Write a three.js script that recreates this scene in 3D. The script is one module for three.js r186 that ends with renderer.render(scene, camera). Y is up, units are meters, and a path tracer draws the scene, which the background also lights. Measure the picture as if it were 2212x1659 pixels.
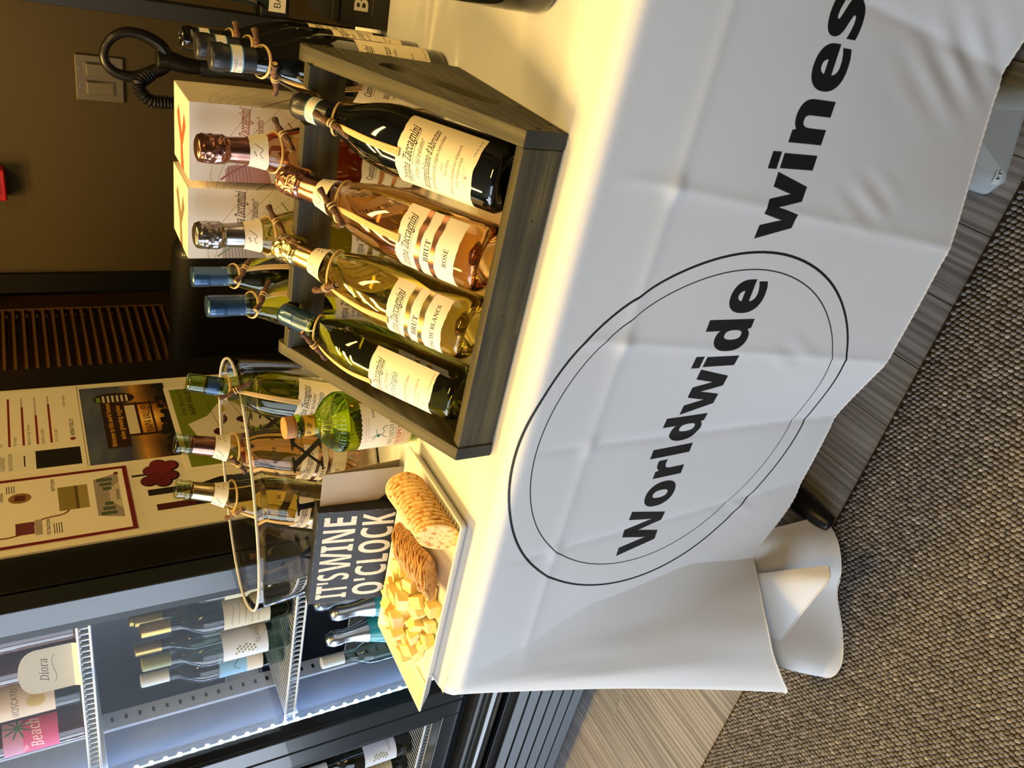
import * as THREE from 'three';
import { RoundedBoxGeometry } from 'three/addons/geometries/RoundedBoxGeometry.js';
import { mergeGeometries } from 'three/addons/utils/BufferGeometryUtils.js';
import { RectAreaLightUniformsLib } from 'three/addons/lights/RectAreaLightUniformsLib.js';
import { ImprovedNoise } from 'three/addons/math/ImprovedNoise.js';

// ---------------------------------------------------------------- camera, light, exposure
RectAreaLightUniformsLib.init();
const scene = new THREE.Scene();
const renderer = new THREE.WebGLRenderer({ antialias: true });
renderer.toneMapping = THREE.LinearToneMapping;
renderer.toneMappingExposure = 1.0;
renderer.shadowMap.enabled = true;
const T = 0.78;                                    // height of the table top above the floor
const camera = new THREE.PerspectiveCamera(2 * Math.atan(829.5 / 1717.14) * 180 / Math.PI, 2212 / 1659, 0.05, 60);
{
  // the phone was held upright and the picture is stored on its side: the room's up points to the left of the frame
  const right = new THREE.Vector3(0.839987, -0.087415, -0.535519);
  const down = new THREE.Vector3(0.208425, -0.859244, 0.467182);
  const back = new THREE.Vector3(0.50098, 0.504043, 0.703534);
  camera.quaternion.setFromRotationMatrix(new THREE.Matrix4().makeBasis(down, right, back));
  camera.position.set(0.6169, T + 0.5013, 0.7087);
}
scene.add(camera);
scene.background = new THREE.Color(0.5, 0.68, 0.95);   // daylight sky outside the shop window

const rect = (name, color, intensity, w, h, pos, look) => {
  const l = new THREE.RectAreaLight(color, intensity, w, h);
  l.name = name; l.position.set(...pos); l.lookAt(...look); scene.add(l); return l;
};
const WARM = new THREE.Color(1, 0.63, 0.17), DAY = new THREE.Color(0.8, 0.92, 1.06), LEDC = new THREE.Color(0.52, 0.74, 1.18);
const DAYLIGHT = 3.4;
// daylight coming in through the shop windows behind the camera
rect('window_daylight', DAY, DAYLIGHT, 2.3, 2.1, [-1.85, 1.45, 3.36], [-1.85, 1.45, 0]);
rect('side_window_daylight', DAY, DAYLIGHT * 1.7, 2.3, 2.1, [-3.16, 1.45, 1.7], [0, 1.45, 1.7]);

// ---------------------------------------------------------------- helpers
const taken = {};
const numbered = (n) => { const k = taken[n] = (taken[n] ?? -1) + 1; return k ? `${n}_${String(k).padStart(3, '0')}` : n; };
function tag(o, label, category, group, kind) {
  if (label) o.userData.label = label;
  if (category) o.userData.category = category;
  if (group) o.userData.group = group;
  if (kind) o.userData.kind = kind;
  return o;
}
function thing(name, label, category, pos = [0, 0, 0], turn = 0, group) {
  const g = new THREE.Group(); g.name = numbered(name); g.position.set(...pos); g.rotation.y = turn; scene.add(g);
  return tag(g, label, category, group);
}
function part(name, geo, mat, parent, label) {
  const m = new THREE.Mesh(geo, mat); m.name = name; m.castShadow = m.receiveShadow = true;
  if (label) m.userData.label = label;
  parent.add(m); return m;
}
function solo(name, geo, mat, label, category, group, pos) {
  const m = new THREE.Mesh(geo, mat); m.name = numbered(name); m.castShadow = m.receiveShadow = true;
  if (pos) m.position.set(...pos);
  scene.add(m); return tag(m, label, category, group);
}
function struct(name, geo, mat, pos) {
  const m = new THREE.Mesh(geo, mat); m.name = name; m.castShadow = m.receiveShadow = true; m.userData.kind = 'structure';
  if (pos) m.position.set(...pos);
  scene.add(m); return m;
}
let seed = 7;
const rnd = () => { seed |= 0; seed = seed + 0x6D2B79F5 | 0; let t = Math.imul(seed ^ seed >>> 15, 1 | seed); t = t + Math.imul(t ^ t >>> 7, 61 | t) ^ t; return ((t ^ t >>> 14) >>> 0) / 4294967296; };
const rr = (a, b) => a + (b - a) * rnd();
const noise = new ImprovedNoise();
const nz = (x, y, z = 0) => noise.noise(x, y, z);
const lerp = (a, b, t) => a + (b - a) * t, clamp = (x, a = 0, b = 1) => Math.min(b, Math.max(a, x));
const sst = (a, b, x) => { const t = clamp((x - a) / (b - a)); return t * t * (3 - 2 * t); };
const V = (x, y, z) => new THREE.Vector3(x, y, z);
function canvasTex(w, h, draw, wrap, data) {
  const c = document.createElement('canvas'); c.width = w; c.height = h;
  const x = c.getContext('2d'); draw(x, w, h);
  const t = new THREE.CanvasTexture(c);
  if (!data) t.colorSpace = THREE.SRGBColorSpace;
  if (wrap) t.wrapS = t.wrapT = THREE.RepeatWrapping;
  return t;
}
function dataTex(w, h, f, srgb = true) {
  const d = new Uint8Array(w * h * 4);
  for (let j = 0; j < h; j++) for (let i = 0; i < w; i++) { const c = f(i, j), k = (j * w + i) * 4; for (let n = 0; n < 3; n++) d[k + n] = clamp(c[n], 0, 255); d[k + 3] = 255; }
  const t = new THREE.DataTexture(d, w, h); t.magFilter = THREE.LinearFilter; t.minFilter = THREE.LinearFilter;
  t.wrapS = t.wrapT = THREE.RepeatWrapping; if (srgb) t.colorSpace = THREE.SRGBColorSpace; t.needsUpdate = true; return t;
}
const std = (color, roughness = 0.6, o = {}) => new THREE.MeshStandardMaterial({ color, roughness, side: THREE.DoubleSide, ...o });
const phys = (color, roughness = 0.6, o = {}) => new THREE.MeshPhysicalMaterial({ color, roughness, side: THREE.DoubleSide, ...o });
const at = (g, x = 0, y = 0, z = 0) => g.translate(x, y, z);
const rbox = (w, h, d, r = 0.003, s = 2) => new RoundedBoxGeometry(w, h, d, s, Math.min(r, w / 2.01, h / 2.01, d / 2.01));
// uv in metres, laid by the way each face points; the texture's v follows the axis 'long'
function metreUV(geo, long = 'y', scale = 1, off = [0, 0]) {
  const g = geo.index ? geo.toNonIndexed() : geo, p = g.attributes.position, uv = new Float32Array(p.count * 2);
  const a = V(), b = V(), c = V(), n = V();
  for (let i = 0; i < p.count; i += 3) {
    a.fromBufferAttribute(p, i); b.fromBufferAttribute(p, i + 1); c.fromBufferAttribute(p, i + 2);
    n.subVectors(b, a).cross(c.clone().sub(a)); const ax = [Math.abs(n.x), Math.abs(n.y), Math.abs(n.z)], k = ax.indexOf(Math.max(...ax));
    const rest = ['x', 'y', 'z'].filter((_, j) => j !== k);
    const vAx = rest.includes(long) ? long : rest[1], uAx = rest.find((q) => q !== vAx);
    [a, b, c].forEach((q, j) => { uv[(i + j) * 2] = (q[uAx] + off[0]) * scale; uv[(i + j) * 2 + 1] = (q[vAx] + off[1]) * scale; });
  }
  g.setAttribute('uv', new THREE.BufferAttribute(uv, 2)); return g;
}
const lathe = (pts, seg = 40, phi0 = 0, phi = Math.PI * 2) => new THREE.LatheGeometry(pts.map(([r, y]) => new THREE.Vector2(Math.max(r, 0), y)), seg, phi0, phi);
function sweep(pts, rad, n = 40, m = 10, closed = false, flat = 1) {
  const curve = new THREE.CatmullRomCurve3(pts.map((p) => (p.isVector3 ? p : V(...p))), closed, 'centripetal');
  const g = new THREE.TubeGeometry(curve, n, 1, m, closed), p = g.attributes.position, f = typeof rad === 'function' ? rad : () => rad;
  const fr = curve.computeFrenetFrames(n, closed), q = V(), P = V();
  for (let i = 0; i <= n; i++) {
    curve.getPointAt(i / n, P); const N = fr.normals[i % (closed ? n : n + 1)];
    for (let j = 0; j <= m; j++) { const k = i * (m + 1) + j; q.fromBufferAttribute(p, k).sub(P); if (flat !== 1) { const d = q.dot(N); q.addScaledVector(N, d * (flat - 1)); } q.multiplyScalar(f(i / n)).add(P); p.setXYZ(k, q.x, q.y, q.z); }
  }
  g.computeVertexNormals(); return g;
}
// a sheet from f(u, v) -> [x, y, z], with uv from guv(u, v) when given
function sheet(nu, nv, f, guv) {
  const pos = [], uv = [], idx = [];
  for (let j = 0; j <= nv; j++) for (let i = 0; i <= nu; i++) { pos.push(...f(i / nu, j / nv)); uv.push(...(guv ? guv(i / nu, j / nv) : [i / nu, j / nv])); }
  for (let j = 0; j < nv; j++) for (let i = 0; i < nu; i++) { const a = j * (nu + 1) + i, b = a + 1, c = a + nu + 1, d = c + 1; idx.push(a, c, b, b, c, d); }
  const g = new THREE.BufferGeometry();
  g.setAttribute('position', new THREE.Float32BufferAttribute(pos, 3)); g.setAttribute('uv', new THREE.Float32BufferAttribute(uv, 2)); g.setIndex(idx); g.computeVertexNormals(); return g;
}
function extrude(shape, depth, bevel = 0.0015, seg = 8) {
  return new THREE.ExtrudeGeometry(shape, { depth, bevelEnabled: bevel > 0, bevelThickness: bevel, bevelSize: bevel, bevelOffset: -bevel, bevelSegments: 2, curveSegments: seg });
}
const poly = (pts) => new THREE.Shape(pts.map(([a, b]) => new THREE.Vector2(a, b)));
const merge = (list) => mergeGeometries(list.map((g) => { const h = g.index ? g.toNonIndexed() : g; for (const k of Object.keys(h.attributes)) if (!['position', 'normal', 'uv'].includes(k)) h.deleteAttribute(k); if (!h.attributes.uv) h.setAttribute('uv', new THREE.Float32BufferAttribute(new Float32Array(h.attributes.position.count * 2), 2)); return h; }));

// ---------------------------------------------------------------- textures and materials
const grainTex = (base, dark, light, ring, sd) => dataTex(256, 1024, (i, j) => {
  const u = i / 256, v = j / 1024, w = nz(u * 3, v * 1.2, sd) * 0.35 + nz(u * 9, v * 2.5, sd + 4) * 0.08;
  const r = Math.sin((u * 9 + w * ring) * Math.PI * 2), fib = nz(u * 120, v * 7, sd + 9) * 0.5 + nz(u * 60, v * 3, sd + 2) * 0.5, mott = nz(u * 4, v * 5, sd + 30);
  const k = clamp(0.5 + r * 0.18 + fib * 0.45 + mott * 0.3);
  return [0, 1, 2].map((n) => (k < 0.5 ? lerp(dark[n], base[n], k * 2) : lerp(base[n], light[n], k * 2 - 1)));
});
const stainTex = grainTex([58, 53, 31], [32, 30, 19], [90, 82, 48], 3.2, 3); stainTex.repeat.set(6, 2.6);
const stainMat = std(0xffffff, 0.62, { map: stainTex, bumpMap: stainTex, bumpScale: 0.0004 });
const endGrainMat = std(0x23251f, 0.75);
const plankTex = [0, 1, 2].map((k) => grainTex([[138, 137, 138], [130, 131, 134], [143, 139, 137]][k], [96, 94, 94], [172, 170, 170], 2.2 + k, 11 + k * 7));
plankTex.forEach((t) => t.repeat.set(7, 0.9));
const plankMat = plankTex.map((t) => std(0xffffff, 0.42, { map: t, bumpMap: t, bumpScale: 0.0003 }));
const weaveBump = dataTex(128, 128, (i, j) => { const a = ((i >> 1) + (j >> 1)) % 2 ? 150 : 105, r = nz(i * 0.4, j * 0.4, 5) * 40; return [a + r, a + r, a + r]; }, false);
weaveBump.repeat.set(14, 14);
const clothMat = phys(0xdedfe0, 0.62, { bumpMap: weaveBump, bumpScale: 0.00012, sheen: 0.25, sheenRoughness: 0.5 });
const blackGloss = phys(0x0b0c0d, 0.22, { clearcoat: 0.4 });
const blackMatte = std(0x121314, 0.6);
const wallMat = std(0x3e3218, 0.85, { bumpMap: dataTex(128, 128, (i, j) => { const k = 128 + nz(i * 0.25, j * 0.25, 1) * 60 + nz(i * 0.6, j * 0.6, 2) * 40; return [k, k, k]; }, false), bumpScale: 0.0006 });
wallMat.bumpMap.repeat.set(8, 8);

// ---------------------------------------------------------------- the room
{
  const fl = struct('floor', at(new THREE.BoxGeometry(5.8, 0.1, 6.4), -0.4, -0.062, 0.2), std(0x4a4440, 0.8));
  const pw = 0.1205, x0 = 0.1037 - pw * 15;
  for (let k = 0; k < 26; k++) {
    const cut = [-0.62, -1.1, -0.35, -0.9][k % 4] + rr(-0.1, 0.1), xa = x0 + k * pw;
    for (const [za, zb] of [[cut + 0.0006, 0.07], [-1.7, cut - 0.0006]]) {
      const g = metreUV(at(rbox(pw - 0.0012, 0.012, zb - za, 0.0012, 1), xa + pw / 2, -0.006, (za + zb) / 2), 'z', 1, [rnd() * 5, rnd() * 7]);
      part('plank', g, plankMat[(k * 7 + (za < -1 ? 1 : 0)) % 3], fl);
    }
  }
  // loop-pile carpet
  const cg = at(new THREE.BoxGeometry(5.6, 0.012, 3.3), -0.4, -0.005, 0.066 + 1.65);
  struct('floor_carpet', cg, std(0x352c25, 0.95));
  const loop = new THREE.SphereGeometry(1, 7, 5), list = [];
  for (let i = 0; i < 205; i++) for (let j = 0; j < 64; j++) {
    const x = -1.16 + i * 0.0086 + rr(-0.0008, 0.0008), z = 0.0735 + j * 0.0088 + (i % 2) * 0.0044 + rr(-0.0009, 0.0009);
    if (z > 0.12 + 0.62 * clamp((0.75 - x) / 1.2)) continue;
    list.push([x, z]);
  }
  const im = new THREE.InstancedMesh(loop, std(0xffffff, 0.92), list.length), m = new THREE.Matrix4(), q = new THREE.Quaternion(), c = new THREE.Color();
  list.forEach(([x, z], i) => {
    q.setFromEuler(new THREE.Euler(rr(-0.2, 0.2), rr(0.25, 0.75), rr(-0.2, 0.2)));
    m.compose(V(x, 0.0025 + rr(-0.001, 0.0012), z), q, V(rr(0.0032, 0.0039), rr(0.0042, 0.0056), rr(0.0048, 0.0058)));
    im.setMatrixAt(i, m); const k = rr(0.7, 1.3) * (rnd() < 0.06 ? 1.5 : 1); c.setRGB(0.186 * k, 0.184 * k, 0.192 * k); im.setColorAt(i, c);
  });
  im.name = 'carpet_pile'; im.castShadow = im.receiveShadow = true; tag(im, 'brown grey looped pile of the carpet in front of the table', 'carpet', null, 'stuff'); scene.add(im);

  const box = (x0, x1, y0, y1, z0, z1) => at(new THREE.BoxGeometry(x1 - x0, y1 - y0, z1 - z0), (x0 + x1) / 2, (y0 + y1) / 2, (z0 + z1) / 2);
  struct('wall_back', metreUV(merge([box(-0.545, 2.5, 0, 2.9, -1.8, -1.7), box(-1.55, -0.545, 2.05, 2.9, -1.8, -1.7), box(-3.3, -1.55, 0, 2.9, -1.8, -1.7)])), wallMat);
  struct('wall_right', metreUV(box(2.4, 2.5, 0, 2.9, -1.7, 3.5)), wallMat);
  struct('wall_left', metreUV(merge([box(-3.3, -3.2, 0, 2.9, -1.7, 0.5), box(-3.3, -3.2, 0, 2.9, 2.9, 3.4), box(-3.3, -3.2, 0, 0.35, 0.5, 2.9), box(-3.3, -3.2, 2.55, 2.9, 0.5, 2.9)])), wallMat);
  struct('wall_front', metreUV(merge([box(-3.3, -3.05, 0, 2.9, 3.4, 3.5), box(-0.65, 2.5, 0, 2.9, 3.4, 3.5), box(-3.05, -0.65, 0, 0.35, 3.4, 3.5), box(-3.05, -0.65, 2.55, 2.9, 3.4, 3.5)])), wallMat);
  struct('ceiling', box(-3.3, 2.5, 2.8, 2.9, -3.3, 3.5), std(0x9a9284, 0.9));
  const pane = phys(0xffffff, 0.02, { transmission: 1, thickness: 0, ior: 1.5 });
  const w1 = struct('window_1', merge([box(-3.05, -2.99, 0.35, 2.55, 3.41, 3.47), box(-0.71, -0.65, 0.35, 2.55, 3.41, 3.47), box(-2.99, -0.71, 0.35, 0.41, 3.41, 3.47), box(-2.99, -0.71, 2.49, 2.55, 3.41, 3.47), box(-1.88, -1.82, 0.41, 2.49, 3.41, 3.47)]), blackMatte);
  part('pane', box(-2.99, -1.88, 0.41, 2.49, 3.438, 3.442), pane, w1); part('pane', box(-1.82, -0.71, 0.41, 2.49, 3.438, 3.442), pane, w1);
  const w2 = struct('window_2', merge([box(-3.28, -3.22, 0.35, 2.55, 0.5, 0.56), box(-3.28, -3.22, 0.35, 2.55, 2.84, 2.9), box(-3.28, -3.22, 0.35, 0.41, 0.56, 2.84), box(-3.28, -3.22, 2.49, 2.55, 0.56, 2.84)]), blackMatte);
  part('pane', box(-3.252, -3.248, 0.41, 2.49, 0.56, 2.84), pane, w2);
  struct('baseboard_back', box(-0.49, 2.4, 0, 0.1, -1.7, -1.686), std(0x2a2018, 0.5));

  // doorway in the back wall with its black casing, and the dark passage behind it
  const tr = struct('trim_1', merge([box(-0.595, -0.538, 0, 2.1, -1.8, -1.685), box(-1.6, -1.55, 0, 2.1, -1.8, -1.685), box(-1.6, -0.538, 2.05, 2.11, -1.8, -1.685)]), std(0x0a0908, 0.45));
  part('strike_plate', box(-0.5975, -0.5945, T + 0.17, T + 0.255, -1.76, -1.725), std(0x9a7434, 0.35, { metalness: 0.9 }), tr, 'brass strike plate');
  const dk = std(0x3c2c1e, 0.8);
  struct('wall_passage', merge([box(-1.36, -1.31, 0, 2.8, -3.2, -1.8), box(-0.54, -0.49, 0, 2.8, -3.2, -1.8), box(-1.36, -0.49, 0, 2.8, -3.25, -3.2)]), dk);
  const ld = struct('door_1', merge([box(-1.09, -1.05, 0.02, 2.03, -1.93, -1.84), box(-1.09, -1.05, 0.02, 2.03, -2.56, -2.45), box(-1.09, -1.05, 0.02, 0.83, -2.45, -1.93), box(-1.09, -1.05, 1.9, 2.03, -2.45, -1.93)]), std(0x4a3018, 0.55));
  const slat = rbox(0.034, 0.006, 0.516, 0.0022, 1), sm = std(0x6b4a24, 0.55);
  for (let k = 0; k < 33; k++) { const s = part('slat', slat, sm, ld); s.position.set(-1.068, 0.85 + k * 0.0325, -2.19); s.rotation.z = -0.75; }
}

// ceiling fixtures: three warm fluorescent troffers over the tasting table and one further along the wall
const glowWarm = new THREE.MeshStandardMaterial({ color: 0xfff2dc, emissive: new THREE.Color(1, 0.72, 0.36), emissiveIntensity: 3, roughness: 0.6 });
function fixture(x, z, len, wid, power, label, turn = 0) {
  const t = thing('ceiling_light', label, 'light', [x, 2.8, z], turn, 'warm tube lights on the ceiling');
  part('housing', at(rbox(len + 0.06, 0.05, wid + 0.06, 0.008), 0, -0.025, 0), std(0xd8d2c6, 0.5), t);
  part('light_diffuser', at(rbox(len, 0.012, wid, 0.004), 0, -0.054, 0), glowWarm, t, 'glowing warm diffuser');
  const l = new THREE.RectAreaLight(WARM, power, len, wid); l.name = 'troffer_light'; l.position.set(0, -0.063, 0); l.rotation.x = -Math.PI / 2; t.add(l);
}
const LAMP = 100;
for (const z of [-0.75, -0.4, -0.05]) fixture(-0.88, z, 1.25, 0.1, LAMP, 'long narrow warm ceiling light above the wine display table', 0.15);
fixture(1.1, -0.5, 1.2, 0.14, LAMP * 0.5, 'warm ceiling light over the right end of the table');
fixture(1.3, 1.5, 1.2, 0.14, LAMP * 0.4, 'warm ceiling light over the carpet in front of the table');

// ---------------------------------------------------------------- back wall things
{
  const sw = thing('light_switch', 'double rocker light switch plate on the beige wall', 'light switch', [0.018, T + 0.309, -1.7]);
  const pm = std(0x5a4f32, 0.45);
  part('plate', at(rbox(0.116, 0.114, 0.007, 0.003), 0, 0, 0.0035), pm, sw);
  for (const s of [-1, 1]) {
    const f = part('rocker_frame', at(rbox(0.036, 0.07, 0.003, 0.001), s * 0.023, 0, 0.0078), pm, sw);
    const r = part('rocker', rbox(0.031, 0.064, 0.006, 0.002), std(0x655c42, 0.4), f); r.position.set(s * 0.023, 0, 0.0105); r.rotation.x = s > 0 ? 0.09 : 0.09;
    for (const y of [-0.048, 0.048]) { const c = new THREE.CylinderGeometry(0.003, 0.003, 0.0015, 10); c.rotateX(Math.PI / 2); part('screw', at(c, s * 0.023, y, 0.0075), std(0x777060, 0.4, { metalness: 0.6 }), sw); }
  }
  const al = thing('fire_alarm', 'small red fire alarm box high on the beige wall', 'fire alarm', [-0.27, T + 0.6, -1.7]);
  part('housing', at(rbox(0.085, 0.11, 0.04, 0.006), 0, 0, 0.02), std(0xa3150c, 0.4), al);
  part('pull_bar', at(rbox(0.055, 0.02, 0.012, 0.003), 0, -0.02, 0.045), std(0xd8d2c8, 0.4), al);

  // stick vacuum leaning on the wall: loop handle, body tube, ribbed hose
  const vc = thing('vacuum_cleaner', 'dark grey upright vacuum cleaner with loop handle behind the gift boxes', 'vacuum', [0.15, 0, -1.34]);
  const vm = phys(0x171410, 0.35, { clearcoat: 0.3 });
  const Y = T;
  part('handle', sweep([[0.004, Y + 0.2, 0], [-0.02, Y + 0.235, 0], [-0.032, Y + 0.275, 0], [-0.02, Y + 0.315, 0], [0.01, Y + 0.328, 0], [0.045, Y + 0.312, 0], [0.063, Y + 0.28, 0], [0.058, Y + 0.24, 0], [0.035, Y + 0.205, 0]], (t) => 0.0125 + 0.003 * Math.cos(t * 6.28), 80, 14, true), vm, vc);
  part('handle_neck', sweep([[0.012, Y + 0.225, 0], [0.012, Y + 0.19, 0], [0.006, Y + 0.16, 0], [0.004, Y + 0.12, 0]], (t) => (t === 0 ? 0.001 : 0.024 - 0.008 * t), 24, 16), vm, vc);
  part('tube', sweep([[0.004, Y + 0.13, 0], [0, Y - 0.1, 0.02], [-0.01, 0.25, 0.05]], 0.0165, 30, 16), vm, vc);
  part('collar', at(new THREE.CylinderGeometry(0.02, 0.02, 0.05, 20), 0.004, Y + 0.1, 0), blackMatte, vc);
  part('hose', sweep([[-0.02, Y + 0.235, 0.01], [-0.04, Y + 0.262, 0.03], [-0.068, Y + 0.245, 0.04], [-0.072, Y + 0.2, 0.04], [-0.07, Y + 0.1, 0.04], [-0.06, Y - 0.2, 0.03], [-0.03, 0.3, 0.05]], (t) => 0.0135 + 0.0025 * Math.sign(Math.sin(t * 700)), 420, 12), std(0x0b0a09, 0.45), vc, 'black ribbed hose');
  part('motor_body', at(rbox(0.2, 0.26, 0.2, 0.05, 4), 0, 0.16, 0.02), vm, vc);
  part('floor_head', at(rbox(0.22, 0.06, 0.14, 0.02, 3), 0, 0.03, 0.08), blackMatte, vc);

  // black leather armchair in front of the doorway
  const ch = thing('armchair', 'dark padded leather armchair in shadow by the doorway', 'armchair', [-0.6, 0, -1.39], 0);
  const lm = phys(0x16140f, 0.45, { clearcoat: 0.15 });
  const puff = (w, h, d, r, x, y, z, sd) => { const g = new RoundedBoxGeometry(w, h, d, 6, r), p = g.attributes.position; for (let i = 0; i < p.count; i++) { const a = p.getX(i), b = p.getY(i), c = p.getZ(i), k = 1 + 0.06 * nz(a * 7 + sd, b * 7, c * 7); p.setXYZ(i, a * k + x, b * k + y, c * k + z); } g.computeVertexNormals(); return g; };
  part('seat', puff(0.5, 0.2, 0.42, 0.08, 0, 0.42, 0, 1), lm, ch);
  part('backrest', puff(0.52, 0.5, 0.16, 0.075, 0, 0.76, -0.22, 3), lm, ch);
  for (const s of [-1, 1]) part('armrest', puff(0.13, 0.34, 0.46, 0.06, s * 0.3, 0.53, 0.0, 5 + s), lm, ch);
  part('base', at(rbox(0.5, 0.3, 0.4, 0.03), 0, 0.17, 0), blackMatte, ch);
  ch.scale.set(1, 0.93, 0.84);

  // black shelving rack at the right
  const rk = thing('wire_rack', 'black metal shelving rack with a tag on its shelf edge', 'shelf rack', [0.31, 0, -1.2]);
  part('post', at(rbox(0.034, 1.75, 0.03, 0.003), -0.017, 0.875, 0), blackMatte, rk);
  part('post', at(rbox(0.034, 1.75, 0.03, 0.003), 0.75, 0.875, 0), blackMatte, rk);
  const shelfEdge = part('shelf', at(rbox(0.76, 0.062, 0.32, 0.004), 0.375, T + 0.0, -0.15), blackMatte, rk);
  part('shelf', at(rbox(0.76, 0.03, 0.32, 0.004), 0.375, T + 0.72, -0.15), blackMatte, rk);
  for (const x of [0.03, 0.7]) part('back_frame', at(rbox(0.02, 0.7, 0.012, 0.002), x, T + 0.36, 0.006), phys(0x26352e, 0.15), rk);
  const tagTex = canvasTex(256, 96, (x) => { x.fillStyle = '#e9e4d8'; x.fillRect(0, 0, 256, 96); x.fillStyle = '#222'; x.font = '54px sans-serif'; x.fillText('BACK', 18, 66); });
  part('shelf_tag', at(new THREE.BoxGeometry(0.1, 0.036, 0.0015), 0.062, T - 0.004, 0.0118), [std(0xe9e4d8), std(0xe9e4d8), std(0xe9e4d8), std(0xe9e4d8), std(0xffffff, 0.6, { map: tagTex }), std(0xe9e4d8)], shelfEdge, 'white paper tag reading BACK');
  for (const k of [0, 1, 2]) part('wire_hook', sweep([[0.02 + k * 0.05, T + 0.14, 0.01], [0.035 + k * 0.05, T + 0.06, 0.05], [0.03 + k * 0.05, T + 0.04, 0.09], [0.04 + k * 0.05, T + 0.06, 0.11]], 0.004, 20, 8), blackMatte, rk);
}

// ---------------------------------------------------------------- glass-door cooler
const XR = -0.515, ZF = -0.385, ZB = -1.14, XL = -2.0;
{
  const c = thing('glass_door_cooler', 'tall black two-door glass cooler filled with wine bottles', 'cooler', [0, 0, 0]);
  const B = (x0, x1, y0, y1, z0, z1, r = 0.003) => at(rbox(x1 - x0, y1 - y0, z1 - z0, r), (x0 + x1) / 2, (y0 + y1) / 2, (z0 + z1) / 2);
  const shell = phys(0x0c0d0f, 0.4), frameM = phys(0x20262c, 0.3, { clearcoat: 0.3 }), inner = phys(0x3a434d, 0.35), whiteM = phys(0xc9d3dc, 0.3);
  const yb = T - 0.375, yt = 1.98;
  part('side_panel', B(XR - 0.02, XR, 0.06, yt, ZB, ZF - 0.045), shell, c);
  part('side_panel', B(XL, XL + 0.02, 0.06, yt, ZB, ZF - 0.045), shell, c);
  part('top_panel', B(XL, XR, yt, yt + 0.06, ZB, ZF), shell, c);
  part('back_panel', B(XL + 0.02, XR - 0.02, 0.06, yt, ZB, ZB + 0.02), shell, c);
  part('interior_back', B(XL + 0.03, XR - 0.03, yb, yt - 0.02, ZB + 0.021, ZB + 0.03), phys(0x161e2a, 0.35), c);
  part('interior_side', B(XR - 0.03, XR - 0.021, yb, yt - 0.02, ZB + 0.03, ZF - 0.05), inner, c);
  part('interior_floor', B(XL + 0.02, XR - 0.021, yb - 0.03, yb, ZB + 0.02, ZF - 0.05), inner, c);
  part('base', B(XL, XR, 0.05, yb - 0.031, ZB, ZF - 0.02), shell, c);
  // lower front: rounded bumper rails and louvred grille
  part('bumper_rail', sweep([[XL, T - 0.43, -0.335], [-1.2, T - 0.43, -0.335], [XR, T - 0.43, -0.335]], 0.02, 8, 18), phys(0x1b2025, 0.18, { clearcoat: 0.6 }), c, 'glossy rounded bumper rail');
  part('bumper_rail', B(XL, XR, T - 0.475, T - 0.395, -0.405, -0.345, 0.012), shell, c);
  part('grille_frame', merge([B(XL, XR, 0.04, 0.29, -0.36, -0.345), B(XR - 0.02, XR, 0.04, 0.29, -0.345, -0.306), B(XL, XL + 0.02, 0.04, 0.29, -0.345, -0.306)]), std(0x090b0d, 0.5), c);
  for (let k = 0; k < 6; k++) { const s = part('grille_slat', rbox(XR - XL - 0.044, 0.026, 0.005, 0.002), phys(0x2c343b, 0.4), c); s.position.set((XL + XR) / 2, 0.265 - k * 0.04, -0.318); s.rotation.x = -0.55; }
  for (const s of [XL + 0.05, XR - 0.06]) part('leg', at(new THREE.CylinderGeometry(0.02, 0.025, 0.06, 14), s, 0.03, -0.45), blackMatte, c);

  // two doors
  const glassM = phys(0xffffff, 0.015, { transmission: 1, thickness: 0, ior: 1.52, specularIntensity: 0.09 });
  for (const [a, b] of [[XR, -1.16], [-1.164, XL]]) {
    const d = new THREE.Group(); d.name = 'door'; c.add(d);
    const f = 0.056;
    part('door_frame', merge([B(a - f, a, yb, yt, ZF - 0.04, ZF), B(b, b + f, yb, yt, ZF - 0.04, ZF), B(b + f, a - f, yb, yb + 0.05, ZF - 0.04, ZF), B(b + f, a - f, yt - f, yt, ZF - 0.04, ZF)]), frameM, d);
    for (const g of [B(a - f - 0.022, a - f, yb + 0.05, yt - f, ZF - 0.04, ZF - 0.006), B(b + f, b + f + 0.004, yb + 0.05, yt - f, ZF - 0.04, ZF - 0.006)]) part('gasket', g, std(0x060708, 0.5), d);
    part('door_glass', at(new THREE.BoxGeometry(a - b - 2 * f - 0.03, yt - yb - 0.1, 0.004), (a + b) / 2 - 0.004, (yt + yb) / 2, ZF - 0.018), glassM, d, 'clear glass door pane');
  }
  // mullion with its LED strip
  part('mullion', B(-1.215, -1.142, yb, yt, ZF - 0.1, ZF - 0.045), frameM, c);
  part('led_cover', B(-1.135, -1.129, yb + 0.02, yt - 0.03, ZF - 0.17, ZF - 0.06), phys(0x98a8c0, 0.12, { clearcoat: 0.6 }), c, 'glossy pale light cover');
  part('shelf_standard', B(-1.135, -1.125, yb, yt - 0.02, ZF - 0.22, ZF - 0.172), whiteM, c);
  const hole = new THREE.BoxGeometry(0.002, 0.006, 0.011), ho = []; for (let k = 0; k < 52; k++) ho.push(hole.clone().translate(-1.1245, yb + 0.03 + k * 0.029, ZF - 0.197));
  part('standard_slots', merge(ho), std(0x15181b, 0.6), c).userData.kind = 'stuff';
  const ledM = new THREE.MeshStandardMaterial({ color: 0xffffff, emissive: new THREE.Color(0.8, 0.93, 1.1), emissiveIntensity: 14 });
  const strip = part('led_strip', B(-1.135, -1.12, yb + 0.02, yt - 0.03, ZF - 0.06, ZF - 0.042, 0.002), phys(0xd3dde6, 0.25), c);
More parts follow.
